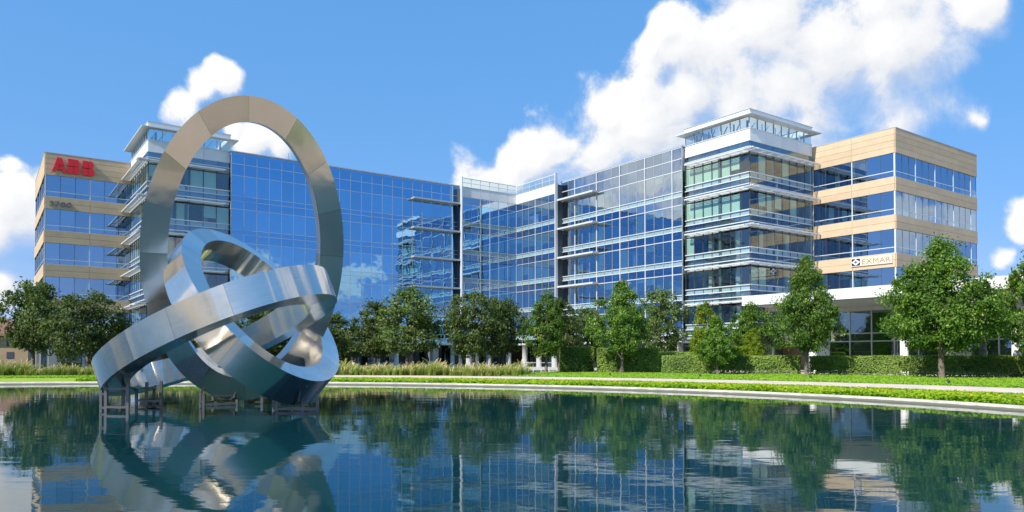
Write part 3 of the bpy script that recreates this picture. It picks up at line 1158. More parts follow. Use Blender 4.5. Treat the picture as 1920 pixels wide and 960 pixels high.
# --- entrance pavilion with its white canopy
pav = empty('entrance_pavilion', parent=building)
MB().box(46.5, 84.0, -6.5, 9.0, 6.95, 7.88).build('canopy', 'white_panel', pav)
MB().box(46.8, 83.7, -6.2, 8.7, 6.9, 6.949).build('canopy_soffit', 'white_frame', pav)
PW = Fac((49.0, 4.5), (1, 0), (0, -1), 34.0)
npw = 15
for i in range(npw):
    a, b = PW.L * i / npw, PW.L * (i + 1) / npw
    piece('fascia_panel', pav, 'white_panel', *PW.box(a + .012, b - .012, -0.08, 0.05, 6.62, 6.9))
    if i == 5:
        continue
    for (z0, z1) in ((0.45, 2.5), (2.5, 3.5), (3.5, 4.3), (4.3, 6.6)):
        pane('lobby_pane', pav, 'clear_glass', PW, a + .04, b - .04, 0, z0 + .03, z1 - .03, 0.05)
for i in range(npw + 1):
    bar('lobby_mullion', pav, 'white_frame', PW, PW.L * i / npw - .06, PW.L * i / npw + .06, -0.1, 0.08, 0.4, 6.6)
for z in (3.5, 4.3, 6.58):
    bar('lobby_transom', pav, 'white_frame', PW, 0, PW.L, -0.09, 0.06, z - .05, z + .05)
bar('pier', pav, 'white_panel', PW, PW.L * 5 / npw, PW.L * 6 / npw, -0.2, 0.12, 0.4, 6.6)
MB().box(*PW.ext(0.1, PW.L - .1, -3.6, -3.8, 0.4, 6.9)).build('lobby_wall', 'slab', pav)
for s in (2.9, 9.8, 20.5, 29.0):
    MB().box(*PW.ext(s, s + 1.5, -3.4, -3.5, 0.4, 6.5)).build('accent_panel', 'lobby_green', pav)
MB().box(*PW.ext(0.1, PW.L - .1, -0.2, -3.6, 0.36, 0.42)).build('lobby_floor', 'concrete', pav)
for (x, y) in ((51.9, -3.0), (60.5, -3.0), (69.0, -3.0), (77.5, -3.0)):
    MB().tube([(x, y, 0.4), (x, y, 6.92)], [.33, .33], 18).build('round_column', 'white_panel', pav)
MB().box(*PW.ext(-2.6, 0.0, -0.3, 0.1, 0.4, 6.9)).build('side_wall', 'white_panel', pav)
flush_panes()


# --- letters and signs on the stone
def on_wall(fac, d0):
    return lambda a, b, d: fac.pt(a, d0 + d, b)


def letters_from(parent, name, polys, fac, s0, z0, w, h, d0, depth, mat):
    m = MB()
    for poly in polys:
        m.prism([(s0 + x * w, z0 + y * h) for (x, y) in poly], on_wall(fac, d0), 0, depth)
    return fix_normals(m.build(name, mat, parent))


def dshape(x0, x1, y0, y1, n=7):
    """block with a rounded right end"""
    r = (y1 - y0) / 2
    pts = [(x0, y0), (x1 - r * .9, y0)]
    for i in range(1, n):
        t = -math.pi / 2 + math.pi * i / n
        pts.append((x1 - r * .9 + r * .9 * math.cos(t), (y0 + y1) / 2 + r * math.sin(t)))
    return pts + [(x1 - r * .9, y1), (x0, y1)]


A_POLY = [[(0, 0), (.25, 0), (.31, .17), (.485, .17), (.485, .42), (.15, .42)], [(1, 0), (.75, 0), (.69, .17), (.515, .17), (.515, .42), (.85, .42)],
          [(.165, .46), (.485, .46), (.485, 1), (.34, 1)], [(.835, .46), (.515, .46), (.515, 1), (.66, 1)]]
B_POLY = [[(0, 0), (.45, 0), (.45, .46), (0, .46)], dshape(.48, 1.0, 0, .47), [(0, .51), (.45, .51), (.45, 1), (0, 1)], dshape(.48, .93, .50, 1)]
wall_root = lambda fac, px, z: fac.s_at(px)
sign = empty('building_sign', (O_W[0], O_W[1], 0), B_ROT)
tag(sign, 'large red block letters mounted on the tan stone parapet of the end block', 'sign')
a0, a1 = A1.s_at(93), A1.s_at(174.5)
wl = (a1 - a0) / 3.0
for i, poly in enumerate((A_POLY, B_POLY, B_POLY)):
    letters_from(sign, 'letter', poly, A1, a0 + i * wl * 1.0 + (0 if i == 0 else .08 * wl), 24.32, wl * (1.0 if i == 0 else .86), 1.78, 0.14, 0.22, 'red_sign')


def font_letters(text, root, fac, s0, s1, z0, h, d0, depth, mat, bold=0.0):
    """each character its own mesh, from the built-in font"""
    n = len(text)
    objs = []
    x = 0.0
    for ch in text:
        cu = bpy.data.curves.new('letter', 'FONT')
        cu.body = ch
        cu.size = 1.0
        cu.extrude = 0.5
        cu.offset = bold
        cu.resolution_u = 3
        tmp = bpy.data.objects.new('letter', cu)
        COL.objects.link(tmp)
        bpy.context.view_layer.update()
        me = bpy.data.meshes.new_from_object(tmp)
        bpy.data.objects.remove(tmp)
        v = np.zeros(len(me.vertices) * 3, dtype=np.float32)
        me.vertices.foreach_get('co', v)
        v = v.reshape(-1, 3)
        objs.append((me, v, v[:, 0].min(), v[:, 0].max()))
    gap = 0.10
    tot = sum(b - a for (_, _, a, b) in objs) + gap * (n - 1)
    hh = max(v[:, 1].max() for (_, v, _, _) in objs)
    k = (s1 - s0) / tot
    cur = s0
    for (me, v, a, b) in objs:
        out = np.zeros_like(v)
        for i, (vx, vy, vz) in enumerate(v):
            out[i] = fac.pt(cur + (vx - a) * k, d0 + (vz + .5) * depth, z0 + vy / hh * h)
        me.vertices.foreach_set('co', out.ravel())
        me.materials.clear()
        me.materials.append(MATS[mat])
        me.update()
        link(bpy.data.objects.new('letter', me), root)
        cur += (b - a + gap) * k


num = empty('building_number', (O_W[0], O_W[1], 0), B_ROT)
tag(num, 'dark grey metal street number 3700 on the upper stone band below the red letters', 'number sign')
font_letters('3700', num, A1, A1.s_at(89.5), A1.s_at(130.5), 20.15, 0.62, 0.13, 0.09, 'grey_sign', 0.03)
ten = empty('tenant_sign', (O_W[0], O_W[1], 0), B_ROT)
tag(ten, 'cream panel sign with brown capitals and a dark diamond emblem on the stone band', 'sign')
t0, t1, t2 = G1.s_at(1599.5), G1.s_at(1618), G1.s_at(1677)
piece('sign_panel', ten, 'cream_sign', *G1.box(t1 - .02, t2, 0.14, 0.24, 12.02, 12.95))
piece('emblem_panel', ten, 'white_panel', *G1.box(t0, t1 - .03, 0.14, 0.235, 12.02, 12.95))
piece('emblem_field', ten, 'navy_sign', *G1.box(t0 + .07, t1 - .10, 0.236, 0.252, 12.09, 12.88))
cm, cw = (t0 + t1 - .03) / 2, (t1 - t0) / 2 - .09
letters_from(ten, 'emblem_diamond', [[(-1, 0), (0, -1), (1, 0), (0, 1)]], G1, cm, 12.485, cw, .36, 0.2525, 0.012, 'white_panel')
letters_from(ten, 'emblem_core', [[(-1, 0), (0, -1), (1, 0), (0, 1)]], G1, cm, 12.485, cw * .45, .17, 0.265, 0.008, 'grey_sign')
font_letters('EXMAR', ten, G1, t1 + .12, t2 - .16, 12.2, 0.55, 0.245, 0.03, 'brown_letter')


# ------------------------------------------------------------------ the ring sculpture in the pond
def V3(*a):
    return np.array(a, float)


RINGS = [
    dict(c=V3(-10.719, 29.98, 6.151), M=V3(0.1186, -0.2222, 0.9678), N=V3(0.4089, -0.8772, -0.2515), a=6.061, b=3.816, w=0.957, h=0.905, seg=16, ph=0.10),
    dict(c=V3(-10.482, 30.367, 3.935), M=V3(-0.3629, 0.8154, 0.4511), N=V3(0.6453, -0.1293, 0.7529), a=6.147, b=3.617, w=0.817, h=1.153, seg=14, ph=0.25),
    dict(c=V3(-11.224, 28.022, 2.723), M=V3(0.6863, -0.6762, 0.2679), N=V3(0.3462, -0.0202, -0.938), a=6.228, b=3.746, w=1.009, h=1.034, seg=15, ph=0.0),
]
sculpture = empty('ring_sculpture', (-10.8, 29.5, 0))
tag(sculpture, 'monumental sculpture of three interlocked brushed steel oval rings standing in the pond', 'sculpture')


def ring_mesh(name, rg, t0, t1, n, shrink, mat, caps):
    N = rg['N'] / np.linalg.norm(rg['N'])
    M = rg['M'] - N * (rg['M'] @ N)
    M /= np.linalg.norm(M)
    Bv = np.cross(N, M)
    a, b, w, h = rg['a'] - shrink, rg['b'] - shrink, rg['w'] - 2 * shrink, rg['h'] - 2 * shrink
    T = np.linspace(t0, t1, n + 1)
    off = rg['c'] - V3(-10.8, 29.5, 0)
    cor = []
    for (aa, bb, zz) in ((a, b, h / 2), (a, b, -h / 2), (a - w, b - w, -h / 2), (a - w, b - w, h / 2)):
        cor.append(off + np.outer(aa * np.cos(T), M) + np.outer(bb * np.sin(T), Bv) + N * zz)
    verts, faces, uvs, smooth = [], [], [], []
    arc = np.concatenate([[0], np.cumsum(np.linalg.norm(np.diff((cor[0] + cor[2]) / 2, axis=0), axis=1))]) + t0 * 5
    for e in range(4):                       # four flat-edged sides, each with its own vertices for crisp edges
        p, q = cor[e], cor[(e + 1) % 4]
        base = len(verts)
        for i in range(n + 1):
            verts += [tuple(p[i]), tuple(q[i])]
        for i in range(n):
            faces.append((base + 2 * i, base + 2 * i + 1, base + 2 * i + 3, base + 2 * i + 2))
            uvs += [(arc[i], e * 1.3), (arc[i], e * 1.3 + 1), (arc[i + 1], e * 1.3 + 1), (arc[i + 1], e * 1.3)]
            smooth.append(True)
    if caps:
        for i in (0, n):
            base = len(verts)
            verts += [tuple(cor[e][i]) for e in range(4)]
            faces.append(tuple(range(base, base + 4)))
            uvs += [(0, 0), (1, 0), (1, 1), (0, 1)]
            smooth.append(False)
    me = bpy.data.meshes.new(name)
    me.from_pydata(verts, [], faces)
    me.polygons.foreach_set('use_smooth', smooth)
    ul = me.uv_layers.new(name='UVMap')
    ul.data.foreach_set('uv', np.array(uvs, dtype=np.float32).ravel())
    me.materials.append(MATS[mat])
    me.update()
    return me


for ri, rg in enumerate(RINGS):
    core = link(bpy.data.objects.new('ring', ring_mesh('ring', rg, 0, 2 * math.pi, 120, 0.012, 'seam', False)), sculpture)
    # seams at equal arc lengths
    tt = np.linspace(0, 2 * math.pi, 2001)
    ds = np.hypot(rg['a'] * np.sin(tt), rg['b'] * np.cos(tt))
    ss = np.concatenate([[0], np.cumsum((ds[1:] + ds[:-1]) / 2)])
    ss /= ss[-1]
    for k in range(rg['seg']):
        u0, u1 = (k + rg['ph']) / rg['seg'], (k + 1 + rg['ph']) / rg['seg']
        e0, e1 = [np.interp(u % 1.0, ss, tt) + 2 * math.pi * math.floor(u) for u in (u0, u1)]
        gap = 0.0008
        link(bpy.data.objects.new('steel_plate', ring_mesh('steel_plate', rg, e0 + gap, e1 - gap, 10, 0.0, 'steel', True)), core)


def leg_frame(pts_top, name='leg_frame', z0=-0.6, cross=(0.25,)):
    """a welded trestle of square tube: posts under the given points, rails between neighbours"""
    m = MB()
    n = len(pts_top)
    for (x, y, z) in pts_top:
        m.bar((x + 10.8, y - 29.5, z0), (x + 10.8, y - 29.5, z), 0.095)
    for i in range(n):
        p, q = pts_top[i], pts_top[(i + 1) % n]
        for c in cross:
            zc = min(p[2], q[2]) * c if c < 1 else min(p[2], q[2]) - 0.08
            m.bar((p[0] + 10.8, p[1] - 29.5, zc), (q[0] + 10.8, q[1] - 29.5, zc), 0.08)
    return m.build(name, 'leg_steel', sculpture)


def at(px, Y):
    return (px - 960) / F_PX * Y


leg_frame([(at(191, 27.4), 27.4, 1.0), (at(200, 27.1), 27.1, 1.35), (at(241, 26.9), 26.9, 1.75), (at(232, 27.9), 27.9, 1.5)], cross=(0.12, 0.62))
leg_frame([(at(257, 30.6), 30.6, 0.95), (at(276, 30.5), 30.5, 0.95), (at(303, 30.4), 30.4, 1.0), (at(290, 31.5), 31.5, 1.0)], cross=(0.2, 0.75))
leg_frame([(at(377, 30.2), 30.2, 0.62), (at(383, 29.9), 29.9, 0.5), (at(445, 30.4), 30.4, 0.24), (at(400, 31.2), 31.2, 0.4)], cross=(0.3,))
leg_frame([(at(462, 31.3), 31.3, 0.22), (at(492, 31.2), 31.2, 0.28)], cross=(0.4,))
leg_frame([(at(514, 27.6), 27.6, 0.42), (at(520, 27.3), 27.3, 0.38), (at(569, 27.2), 27.2, 0.3), (at(596, 27.0), 27.0, 0.5)], cross=(0.25,))


# ------------------------------------------------------------------ vegetation
def leaf_quads(cen, nrm, size, rnd, aspect=1.5):
    """diamond leaves: cen (n,3), nrm (n,3)"""
    n = len(cen)
    nrm = nrm / (np.linalg.norm(nrm, axis=1, keepdims=True) + 1e-9)
    ref = RNG.normal(size=(n, 3))
    a = np.cross(nrm, ref)
    a /= (np.linalg.norm(a, axis=1, keepdims=True) + 1e-9)
    b = np.cross(nrm, a)
    s = size[:, None]
    v = np.stack([cen - a * s * aspect / 2, cen + b * s / 2 - nrm * s * .12, cen + a * s * aspect / 2, cen - b * s / 2 - nrm * s * .12], 1).reshape(-1, 3)
    f = np.arange(n * 4).reshape(-1, 4)
    return v, f, np.repeat(rnd, 4)


def tree_meshes(kind, H, hb, Rr, nclu, nleaf, size, leafmat, seed):
    rng = np.random.default_rng(seed)
    cl = []
    lobes = rng.uniform(0, 6.28, (5, 2))
    while len(cl) < nclu:
        t = rng.uniform(0, 1)
        th = rng.uniform(0, 2 * math.pi)
        if kind == 'maple':
            env = (min(1.0, 0.45 + t / 0.36) if t < 0.25 else 1 - 0.93 * ((t - 0.25) / 0.75) ** 1.75)
        else:
            env = math.sin(math.pi * (0.12 + 0.86 * t ** 0.9)) ** 0.55
        env *= 1 + 0.22 * sum(math.sin((i + 2) * th + lobes[i, 0] + t * (3 + 2 * i)) for i in range(4)) * 0.8
        if rng.uniform() > env * 1.05:
            continue
        rad = Rr * env * math.sqrt(rng.uniform(0.10, 1.0)) * (0.94 + (0.16 if rng.uniform() < 0.08 else 0))
        cl.append((rad * math.cos(th), rad * math.sin(th), hb + (H - hb) * t * 0.97, rng.uniform(0.35, 1.15)))
    cl = np.array(cl)
    axis_z = hb + (H - hb) * 0.42
    per = nleaf // nclu
    cr = Rr * (0.15 if kind == 'maple' else 0.165) * cl[:, 3]
    cen = np.repeat(cl[:, :3], per, 0) + rng.normal(size=(nclu * per, 3)) * np.repeat(cr, per)[:, None] * np.array([0.72, 0.72, 0.50])
    out = cen - np.array([0, 0, axis_z])
    out /= (np.linalg.norm(out, axis=1, keepdims=True) + 1e-6)
    nrm = rng.normal(size=cen.shape) * 0.75 + out * 0.55 + np.array([0, 0, 0.55])
    r = np.clip(np.repeat(rng.uniform(0.1, 0.8, nclu), per) + rng.normal(0, .18, nclu * per), 0, 1)
    v, f, rr = leaf_quads(cen, nrm, rng.uniform(0.7, 1.25, len(cen)) * size, r)
    crown = fast_mesh('crown', v, f, leafmat, False, rr)
    m = MB()
    lean = rng.normal(0, .12, 2)
    top = H * 0.80
    r0 = 0.018 * H + 0.03
    pts = [(lean[0] * t, lean[1] * t, top * t) for t in np.linspace(0, 1, 7)]
    pts[0] = (0, 0, -0.15)
    m.tube(pts, [r0 * 1.25, r0, r0 * .85, r0 * .68, r0 * .5, r0 * .33, r0 * .12], 9)
    pick = rng.choice(nclu, min(nclu, 16), replace=False)
    for k in pick:
        c = cl[k]
        z0 = max(hb * 0.75, min(c[2] - 0.5 * math.hypot(c[0], c[1]) - 0.3, top * .9))
        st = Vector((lean[0] * z0 / top, lean[1] * z0 / top, z0))
        en = Vector(c[:3])
        mid = st.lerp(en, .5) + Vector((0, 0, .12))
        m.tube([st, mid, en], [r0 * .42, r0 * .27, r0 * .08], 6)
    return crown, m.mesh('trunk', 'bark')


TREE_MESH = {}
SPEC = {
    'oak_a': ('oak', 9.0, 2.1, 3.6, 190, 11000, 0.20, 'leaf_oak', 1),
    'oak_b': ('oak', 9.0, 2.0, 3.9, 210, 11500, 0.20, 'leaf_oak', 2),
    'oak_c': ('oak', 9.0, 2.2, 3.3, 170, 10500, 0.20, 'leaf_oak', 3),
    'grey_a': ('oak', 9.0, 2.2, 3.4, 180, 10000, 0.20, 'leaf_grey', 4),
    'maple_a': ('maple', 9.0, 2.0, 2.9, 225, 19000, 0.15, 'leaf_maple', 5),
    'maple_b': ('maple', 9.0, 1.9, 3.1, 265, 23000, 0.14, 'leaf_maple', 6),
    'maple_c': ('maple', 9.0, 1.8, 2.8, 225, 19000, 0.15, 'leaf_maple', 7),
    'maple_d': ('maple', 9.0, 1.9, 3.3, 350, 36000, 0.125, 'leaf_maple', 8),
    'yellow_a': ('maple', 9.0, 1.8, 2.9, 200, 15000, 0.16, 'leaf_yellow', 9),
}
for k, s in SPEC.items():
    TREE_MESH[k] = tree_meshes(*s)


def tree(spec, px, Y, top_y, width_px, label, name, group, hb_shift=0.0, rz=0.0, cat='tree', z=GROUND_Z):
    s = SPEC[spec]
    x, y, z = (px - 960) / F_PX * Y, Y, z
    h = (HOR_Y - top_y) / F_PX * Y + CAM_Z - z
    kz = h / s[1]
    kx = width_px / F_PX * Y / (2 * s[3]) * (0.81 if s[0] == 'maple' else 0.93)
    root = empty(name, (x, y, z), rz)
    tag(root, label, cat, group)
    for nm, me in (('crown', TREE_MESH[spec][0]), ('trunk', TREE_MESH[spec][1])):
        o = bpy.data.objects.new(nm, me)
        o.scale = (kx, kx, kz)
        link(o, root)
    return root


GT = 'trees along the far side of the pond'
tree('oak_a', 62, 76, 524, 122, 'dark green oak at the left edge, in front of the tan block corner', 'oak_tree', GT, rz=0.4)
tree('oak_b', 166, 72, 545, 148, 'broad dark oak between the edge oak and the steel sculpture', 'oak_tree', GT, rz=2.1)
tree('oak_c', 395, 84, 588, 120, 'dark oak mostly hidden behind the left side of the sculpture', 'oak_tree', GT, rz=1.1)
tree('oak_a', 500, 82, 572, 140, 'oak seen through the gap between the lower sculpture rings', 'oak_tree', GT, rz=3.0)
tree('oak_c', 628, 86, 588, 92, 'dark oak peeking out just right of the sculpture rings', 'oak_tree', GT, rz=5.0)
tree('oak_c', 705, 82, 566, 92, 'smaller oak with its crown merging into the taller oak beside it', 'oak_tree', GT, rz=0.9)
tree('grey_a', 764, 77, 541, 130, 'tall light-topped oak in the middle of the tall grass bed', 'oak_tree', GT, rz=1.9)
tree('oak_b', 888, 76, 543, 112, 'dark oak in the grass bed in front of the inner glass corner', 'oak_tree', GT, rz=4.0)
tree('oak_a', 942, 80, 556, 92, 'oak behind the path end, touching the first bright maple', 'oak_tree', GT, rz=2.6)
tree('maple_a', 1024, 70, 541, 96, 'bright green maple beside the white ground floor columns', 'maple_tree', GT, rz=0.2)
tree('oak_c', 1048, 77, 560, 80, 'dark oak directly behind the bright maple by the columns', 'oak_tree', GT, rz=1.2)
tree('grey_a', 1100, 82, 578, 90, 'pale olive oak rising behind the tall clipped hedge', 'oak_tree', GT, rz=0.5)
tree('maple_b', 1166, 70, 524, 124, 'tall pointed maple in front of the tall dark hedge', 'maple_tree', GT, rz=2.0)
tree('grey_a', 1238, 80, 543, 104, 'loose olive oak right of the tall pointed maple', 'oak_tree', GT, rz=3.2)
tree('yellow_a', 1322, 66, 558, 76, 'young maple with a yellow-green top in front of the low hedge', 'maple_tree', GT, rz=1.0)
tree('maple_c', 1345, 63.5, 590, 84, 'small green maple with a pale slim trunk beside the yellow-topped one', 'maple_tree', GT, rz=4.1)
tree('maple_a', 1408, 70, 562, 104, 'rounded green maple below the left tip of the white canopy', 'maple_tree', GT, rz=5.2)
tree('yellow_a', 1412, 66, 612, 50, 'little yellow and rust coloured maple standing behind the low hedge', 'maple_tree', GT, rz=0.3)
tree('maple_b', 1512, 61, 478, 132, 'full green maple in front of the shaded tower corner', 'maple_tree', GT, rz=0.8)
tree('maple_d', 1765, 53, 440, 212, 'largest maple, spreading in front of the tan right block', 'maple_tree', GT, rz=0.0)
tree('maple_c', 1958, 52, 438, 165, 'maple cut off by the right edge of the view', 'maple_tree', GT, rz=1.7)
tree('grey_a', 1581, 78, 575, 40, 'thin sapling in front of the white canopy', 'sapling', GT, rz=1.3)


def hedge(name, label, p0, p1, depth, height, dens, seed, group, leggy=True):
    """clipped hedge from ground point p0 to p1"""
    rng = np.random.default_rng(seed)
    p0, p1 = np.array(p0[:2]), np.array(p1[:2])
    L = np.linalg.norm(p1 - p0)
    d = (p1 - p0) / L
    nv = np.array([-d[1], d[0]])
    if nv[1] < 0:
        nv = -nv
    root = empty(name, (p0[0], p0[1], GROUND_Z))
    tag(root, label, 'hedge', group)
    cen, nrm = [], []
    for (area, kind) in ((L * height, 'front'), (L * height * .5, 'back'), (L * depth, 'top'), (depth * height, 'e0'), (depth * height, 'e1')):
        n = int(area * dens)
        u, w = rng.uniform(0, 1, n), rng.uniform(0, 1, n)
        if leggy and kind in ('front', 'back'):
            w = w ** 0.72
        j = rng.normal(0, .05, n)
        if kind == 'front':
            s, t, z, no = u * L, j, w * height, (0, -1, .35)
        elif kind == 'back':
            s, t, z, no = u * L, depth + j, w * height, (0, 1, .35)
        elif kind == 'top':
            s, t, z, no = u * L, w * depth, height + j * .6, (0, 0, 1)
        else:
            s, t, z = np.full(n, 0.0 if kind == 'e0' else L) + j, u * depth, w * height
            no = (-1 if kind == 'e0' else 1, 0, .3)
        wob = 0.05 * np.sin(s * 1.7 + seed) + 0.04 * np.sin(s * 4.3 + z * 3)
        if kind == 'front':
            t = t + wob
        if kind == 'top':
            z = z + wob * .5
        xy = np.outer(s, d) + np.outer(t, nv)
        cen.append(np.column_stack([xy, z]))
        base = np.array([d[0] * no[0] + nv[0] * no[1], d[1] * no[0] + nv[1] * no[1], no[2]])
        nrm.append(base + np.array([-.25, -.1, .2]) + rng.normal(0, .38, (n, 3)))
    cen, nrm = np.concatenate(cen), np.concatenate(nrm)
    patch = 0.5 + 0.28 * np.sin(cen[:, 0] * 1.3 + seed) * np.sin(cen[:, 2] * 2.1 + cen[:, 1])
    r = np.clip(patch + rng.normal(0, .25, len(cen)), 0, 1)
    v, f, rr = leaf_quads(cen, nrm, rng.uniform(.06, .12, len(cen)), r)
    link(bpy.data.objects.new('leaves', fast_mesh('leaves', v, f, 'leaf_hedge', False, rr)), root)
    m = MB()
    for s in np.arange(0.35, L, 0.62):
        for t in (depth * .3, depth * .7):
            a = d * (s + rng.uniform(-.15, .15)) + nv * t
            m.tube([(a[0], a[1], -.05), (a[0] + rng.uniform(-.1, .1), a[1], height * .45), (a[0] + rng.uniform(-.2, .2), a[1], height * .9)], [.035, .025, .012], 5)
    m.build('stems', 'bark', root)
    # dense inner twigs
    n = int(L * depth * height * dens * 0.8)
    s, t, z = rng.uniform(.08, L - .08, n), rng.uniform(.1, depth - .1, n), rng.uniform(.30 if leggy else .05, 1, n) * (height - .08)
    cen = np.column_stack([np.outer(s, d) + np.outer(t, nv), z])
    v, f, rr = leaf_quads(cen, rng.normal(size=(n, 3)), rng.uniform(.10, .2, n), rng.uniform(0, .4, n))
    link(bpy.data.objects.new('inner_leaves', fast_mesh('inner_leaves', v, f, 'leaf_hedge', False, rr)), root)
    return root


GH = 'clipped hedges behind the lawn'
hedge('hedge', 'tall dark clipped hedge left of the pointed maple trunk', place(1052, Y=73), place(1113, Y=73), 2.0, 2.5, 260, 1, GH, False)
hedge('hedge', 'tall dark clipped hedge around the pointed maple trunk', place(1120, Y=72), place(1234, Y=71), 2.0, 2.35, 260, 2, GH, False)
hedge('hedge', 'low clipped hedge left of the full maple trunk', place(1242, Y=66.5), place(1500, Y=64.0), 1.3, 1.62, 320, 3, GH)
hedge('hedge', 'long low clipped hedge running off the right side behind the largest maple', place(1518, Y=63.5), place(1960, Y=54.5), 1.3, 1.6, 320, 4, GH)
hedge('hedge', 'dark hedge seen in the gap behind the low hedge end', place(1226, Y=75), place(1330, Y=75), 1.5, 2.0, 180, 5, GH, False)


def scatter_arc(a0, a1, o0, o1, n, rng):
    """random points on the strip between two offsets from the pond edge"""
    global TH
    keep = TH
    TH = rng.uniform(R(a0), R(a1), n)
    offs = rng.uniform(o0, o1, n)
    x = PA * np.cos(TH)
    b = np.where(np.sin(TH) >= 0, PB_FAR, PB_NEAR)
    y = b * np.sin(TH)
    nx, ny = x / PA ** 2, y / b ** 2
    ln = np.hypot(nx, ny)
    xy = np.stack([PC[0] + x + offs * nx / ln, PC[1] + y + offs * ny / ln], 1)
    TH = keep
    z = np.interp(offs, [0, 0.45, 5.8, 11, 16, 4000], [0.16, 0.16, 0.30, 0.36, GROUND_Z - .006, GROUND_Z - .006])
    return xy, z


rng = np.random.default_rng(5)
# low leafy ground cover of the flower bed
n = 110000
xy, z = scatter_arc(0, 100, 0.5, 5.75, n, rng)
hump = 0.12 + 0.14 * (0.5 + 0.5 * np.sin(xy[:, 0] * 1.9 + xy[:, 1]) * np.sin(xy[:, 1] * 1.3))
hump = hump * np.clip(1.15 - 0.95 * (z - .16) / .14, .2, 1)
cen = np.column_stack([xy, z + rng.uniform(.05, 1.0, n) * hump])
v, f, rr = leaf_quads(cen, rng.normal(0, .5, (n, 3)) + np.array([0, -.2, 1.0]), rng.uniform(.07, .15, n), np.clip(.5 + .25 * np.sin(xy[:, 0] * .9) * np.sin(xy[:, 1] * .7) + rng.normal(0, .25, n), 0, 1))
tag(link(bpy.data.objects.new('ground_cover', fast_mesh('ground_cover', v, f, 'leaf_ground', False, rr))),
    'bright lime green ground cover between the pond coping and the path', 'ground cover', kind='stuff')
n = 1300
xy, z = scatter_arc(0, 75, 0.7, 5.6, n, rng)
cen = np.column_stack([xy, z + rng.uniform(.14, .27, n) * np.clip(1.15 - 0.95 * (z - .16) / .14, .3, 1)])
v, f, rr = leaf_quads(cen, rng.normal(0, .35, (n, 3)) + np.array([0, -.4, .9]), rng.uniform(.06, .10, n), rng.uniform(0, .7, n), 1.0)
tag(link(bpy.data.objects.new('bed_flowers', fast_mesh('bed_flowers', v, f, 'petal', False, rr))),
    'tiny yellow and orange flowers dotted over the lime ground cover', 'flowers', kind='stuff')
# lawn blades
n = 100000
xy, z = scatter_arc(0, 64, 11.1, 27, n, rng)
xy2, z2 = scatter_arc(82, 125, 5.8, 9.0, n // 4, rng)
xy, z = np.concatenate([xy, xy2]), np.concatenate([z, z2])
n = len(xy)
cen = np.column_stack([xy, z + rng.uniform(.02, .09, n)])
v, f, rr = leaf_quads(cen, rng.normal(0, .5, (n, 3)) + np.array([0, -.3, .9]), rng.uniform(.06, .12, n), np.clip(rng.normal(.5, .25, n), 0, 1), 2.0)
tag(link(bpy.data.objects.new('lawn_grass', fast_mesh('lawn_grass', v, f, 'leaf_lawn', False, rr))),
    'short bright green lawn grass behind the footpath', 'grass', kind='stuff')


def tall_grass(name, label, a0, a1, o0, o1, nclump, hmax, seed):
    """fountain grass: arching blades in clumps with pale plumes"""
    rng = np.random.default_rng(seed)
    xy, z = scatter_arc(a0, a1, o0, o1, nclump, rng)
    V, Fc, RR = [], [], []
    per = 46
    base = np.repeat(np.column_stack([xy, z]), per, 0)
    n = len(base)
    base[:, :2] += rng.normal(0, .07, (n, 2))
    th = rng.uniform(0, 2 * math.pi, n)
    hh = rng.uniform(.55, 1.0, n) * hmax * np.repeat(rng.uniform(.45, 1.12, nclump) * (0.8 + 0.2 * np.sin(xy[:, 0] * 1.1) * np.sin(xy[:, 0] * .37 + 1)), per)
    sp = rng.uniform(.1, .95, n) * hh * .9
    dirv = np.column_stack([np.cos(th), np.sin(th)])
    side = np.column_stack([-np.sin(th), np.cos(th)])
    plume = rng.uniform(0, 1, n) > 0.91
    w = np.where(plume, .012, .016)
    lv = [0.0, 0.45, 0.8, 1.0]
    rows = []
    for k, t in enumerate(lv):
        out = sp * t ** 2
        up = hh * (t - .22 * t ** 3) * np.where(plume, 1.18, 1.0)
        c = base + np.column_stack([dirv * out[:, None], up])
        ww = w * (1 - .75 * t) + np.where(plume & (t > .7), .028, 0)
        rows.append((c - np.column_stack([side * ww[:, None], np.zeros(n)]), c + np.column_stack([side * ww[:, None], np.zeros(n)])))
    verts = np.stack([r for pr in rows for r in pr], 1).reshape(-1, 3)
    ids = np.arange(n)[:, None] * 8
    faces = np.concatenate([ids + np.array([[2 * k, 2 * k + 1, 2 * k + 3, 2 * k + 2]]) for k in range(3)], 0)
    r = np.clip(rng.normal(.35, .2, n), 0, .84)
    r[plume] = 1.0
    rv = np.repeat(r, 8)
    tag(link(bpy.data.objects.new(name, fast_mesh(name, verts, faces, 'blade', False, rv))), label, 'tall grass', kind='stuff')


tall_grass('fountain_grass', 'tall feathery fountain grass with tan plumes right of the sculpture', 62.6, 84, 11.3, 15.5, 430, 1.55, 3)
tall_grass('fountain_grass', 'tall feathery fountain grass with tan plumes below the oaks left of the sculpture', 86, 125, 8.8, 12.6, 620, 1.55, 4)

# ------------------------------------------------------------------ small things on the grounds
for i, (px, yb, lab) in enumerate(((988, 703.5, 'small dark garden spotlight on the lawn below the first bright maple'),
                                   (1144, 705.5, 'small dark garden spotlight on the lawn left of the pointed maple trunk'),
                                   (1313, 708, 'small dark garden spotlight on the lawn left of the slim pale trunk'),
                                   (1520, 711, 'small dark garden spotlight beside the path by the full maple trunk'),
                                   (1778, 720, 'small dark garden spotlight in front of the largest maple trunk'))):
    x, y, z = place(px, yb)
    r = empty('garden_spotlight', (x, y, z - .04))
    tag(r, lab, 'light', 'garden spotlights on the lawn')
    MB().tube([(0, 0, -.05), (0, 0, .16)], [.03, .03], 8).build('stake', 'dark_frame', r)
    MB().tube([(0, -.06, .15), (0, .10, .26), (0, .12, .275)], [.075, .085, .03], 10).build('lamp_head', 'dark_frame', r)
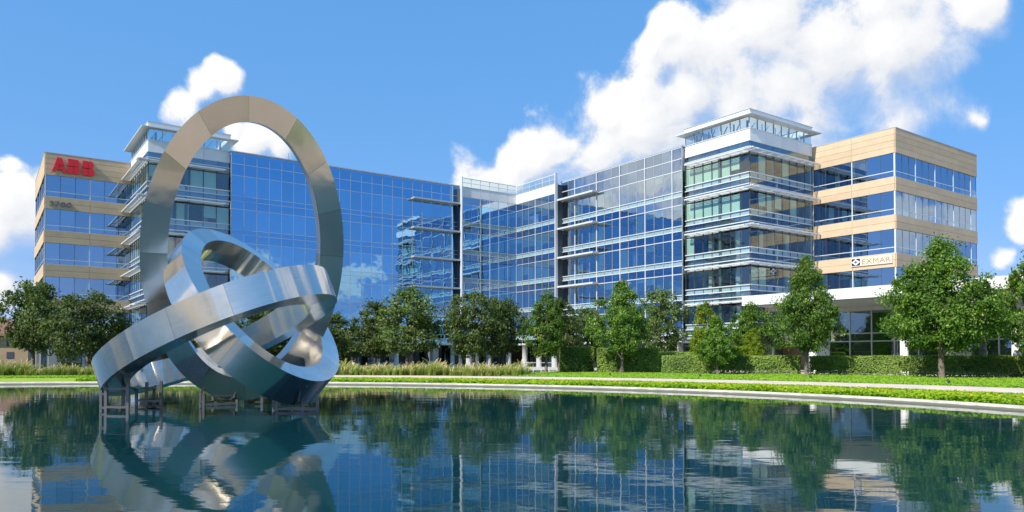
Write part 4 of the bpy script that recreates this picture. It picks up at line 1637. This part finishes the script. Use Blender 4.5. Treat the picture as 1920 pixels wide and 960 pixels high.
# white guard rail in front of the ground floor columns
rail = empty('guard_rail', (place(985, Y=76)[0], 76, GROUND_Z))
tag(rail, 'thin white metal guard rail in front of the ground floor columns', 'railing')
for i in range(5):
    MB().tube([(i * 0.8, i * -.1, -.05), (i * 0.8, i * -.1, 0.95)], [.03, .03], 8).build('rail_post', 'white_frame', rail)
MB().bar((0, 0, .95), (3.2, -.4, .95), .05).build('top_rail', 'white_frame', rail)
MB().bar((0, 0, .5), (3.2, -.4, .5), .03).build('mid_rail', 'white_frame', rail)
# distant house at the left edge
hx, hy = at(-30, 150), 150.0
house = empty('distant_house', (hx, hy, GROUND_Z), R(20))
tag(house, 'distant tan house with a brown hipped roof at the left edge behind the oak', 'house')
MB().box(-9, 9, -6, 6, -0.2, 5.6).build('wall', 'house_tan', house)
rf = MB()
rf.v += [(-10, -7, 5.6), (10, -7, 5.6), (10, 7, 5.6), (-10, 7, 5.6), (-4, 0, 9.3), (4, 0, 9.3)]
rf.f += [(0, 1, 5, 4), (1, 2, 5), (2, 3, 4, 5), (3, 0, 4), (3, 2, 1, 0)]
rf.s += [False] * 5
rf.build('roof', 'roof_brown', house)
for wx in (-6, -2, 2, 6):
    for wz in (1.2, 3.6):
        piece('window', house, 'spandrel_back', (wx, -6.02, wz + .6), (1.2, .08, 1.3))

# far-off wood that closes the horizon all round
rng = np.random.default_rng(21)
n = 26000
ang = rng.uniform(0, 2 * math.pi, n)
rad = rng.uniform(300, 345, n)
hgt = (10 + 5 * np.sin(ang * 23) + 3 * np.sin(ang * 61 + 1)) * np.sqrt(rng.uniform(0, 1, n))
cen = np.column_stack([rad * np.cos(ang), rad * np.sin(ang), hgt])
keep = ~((cen[:, 1] > 120) & (np.abs(cen[:, 0]) < 60))
cen = cen[keep]
n = len(cen)
v, f, rr = leaf_quads(cen, rng.normal(size=(n, 3)) + np.array([0, 0, .5]), rng.uniform(1.6, 3.4, n), rng.uniform(0, 1, n))
tag(link(bpy.data.objects.new('far_wood', fast_mesh('far_wood', v, f, 'leaf_oak', False, rr))),
    'far-off dark green wood along the horizon', 'wood', kind='stuff')
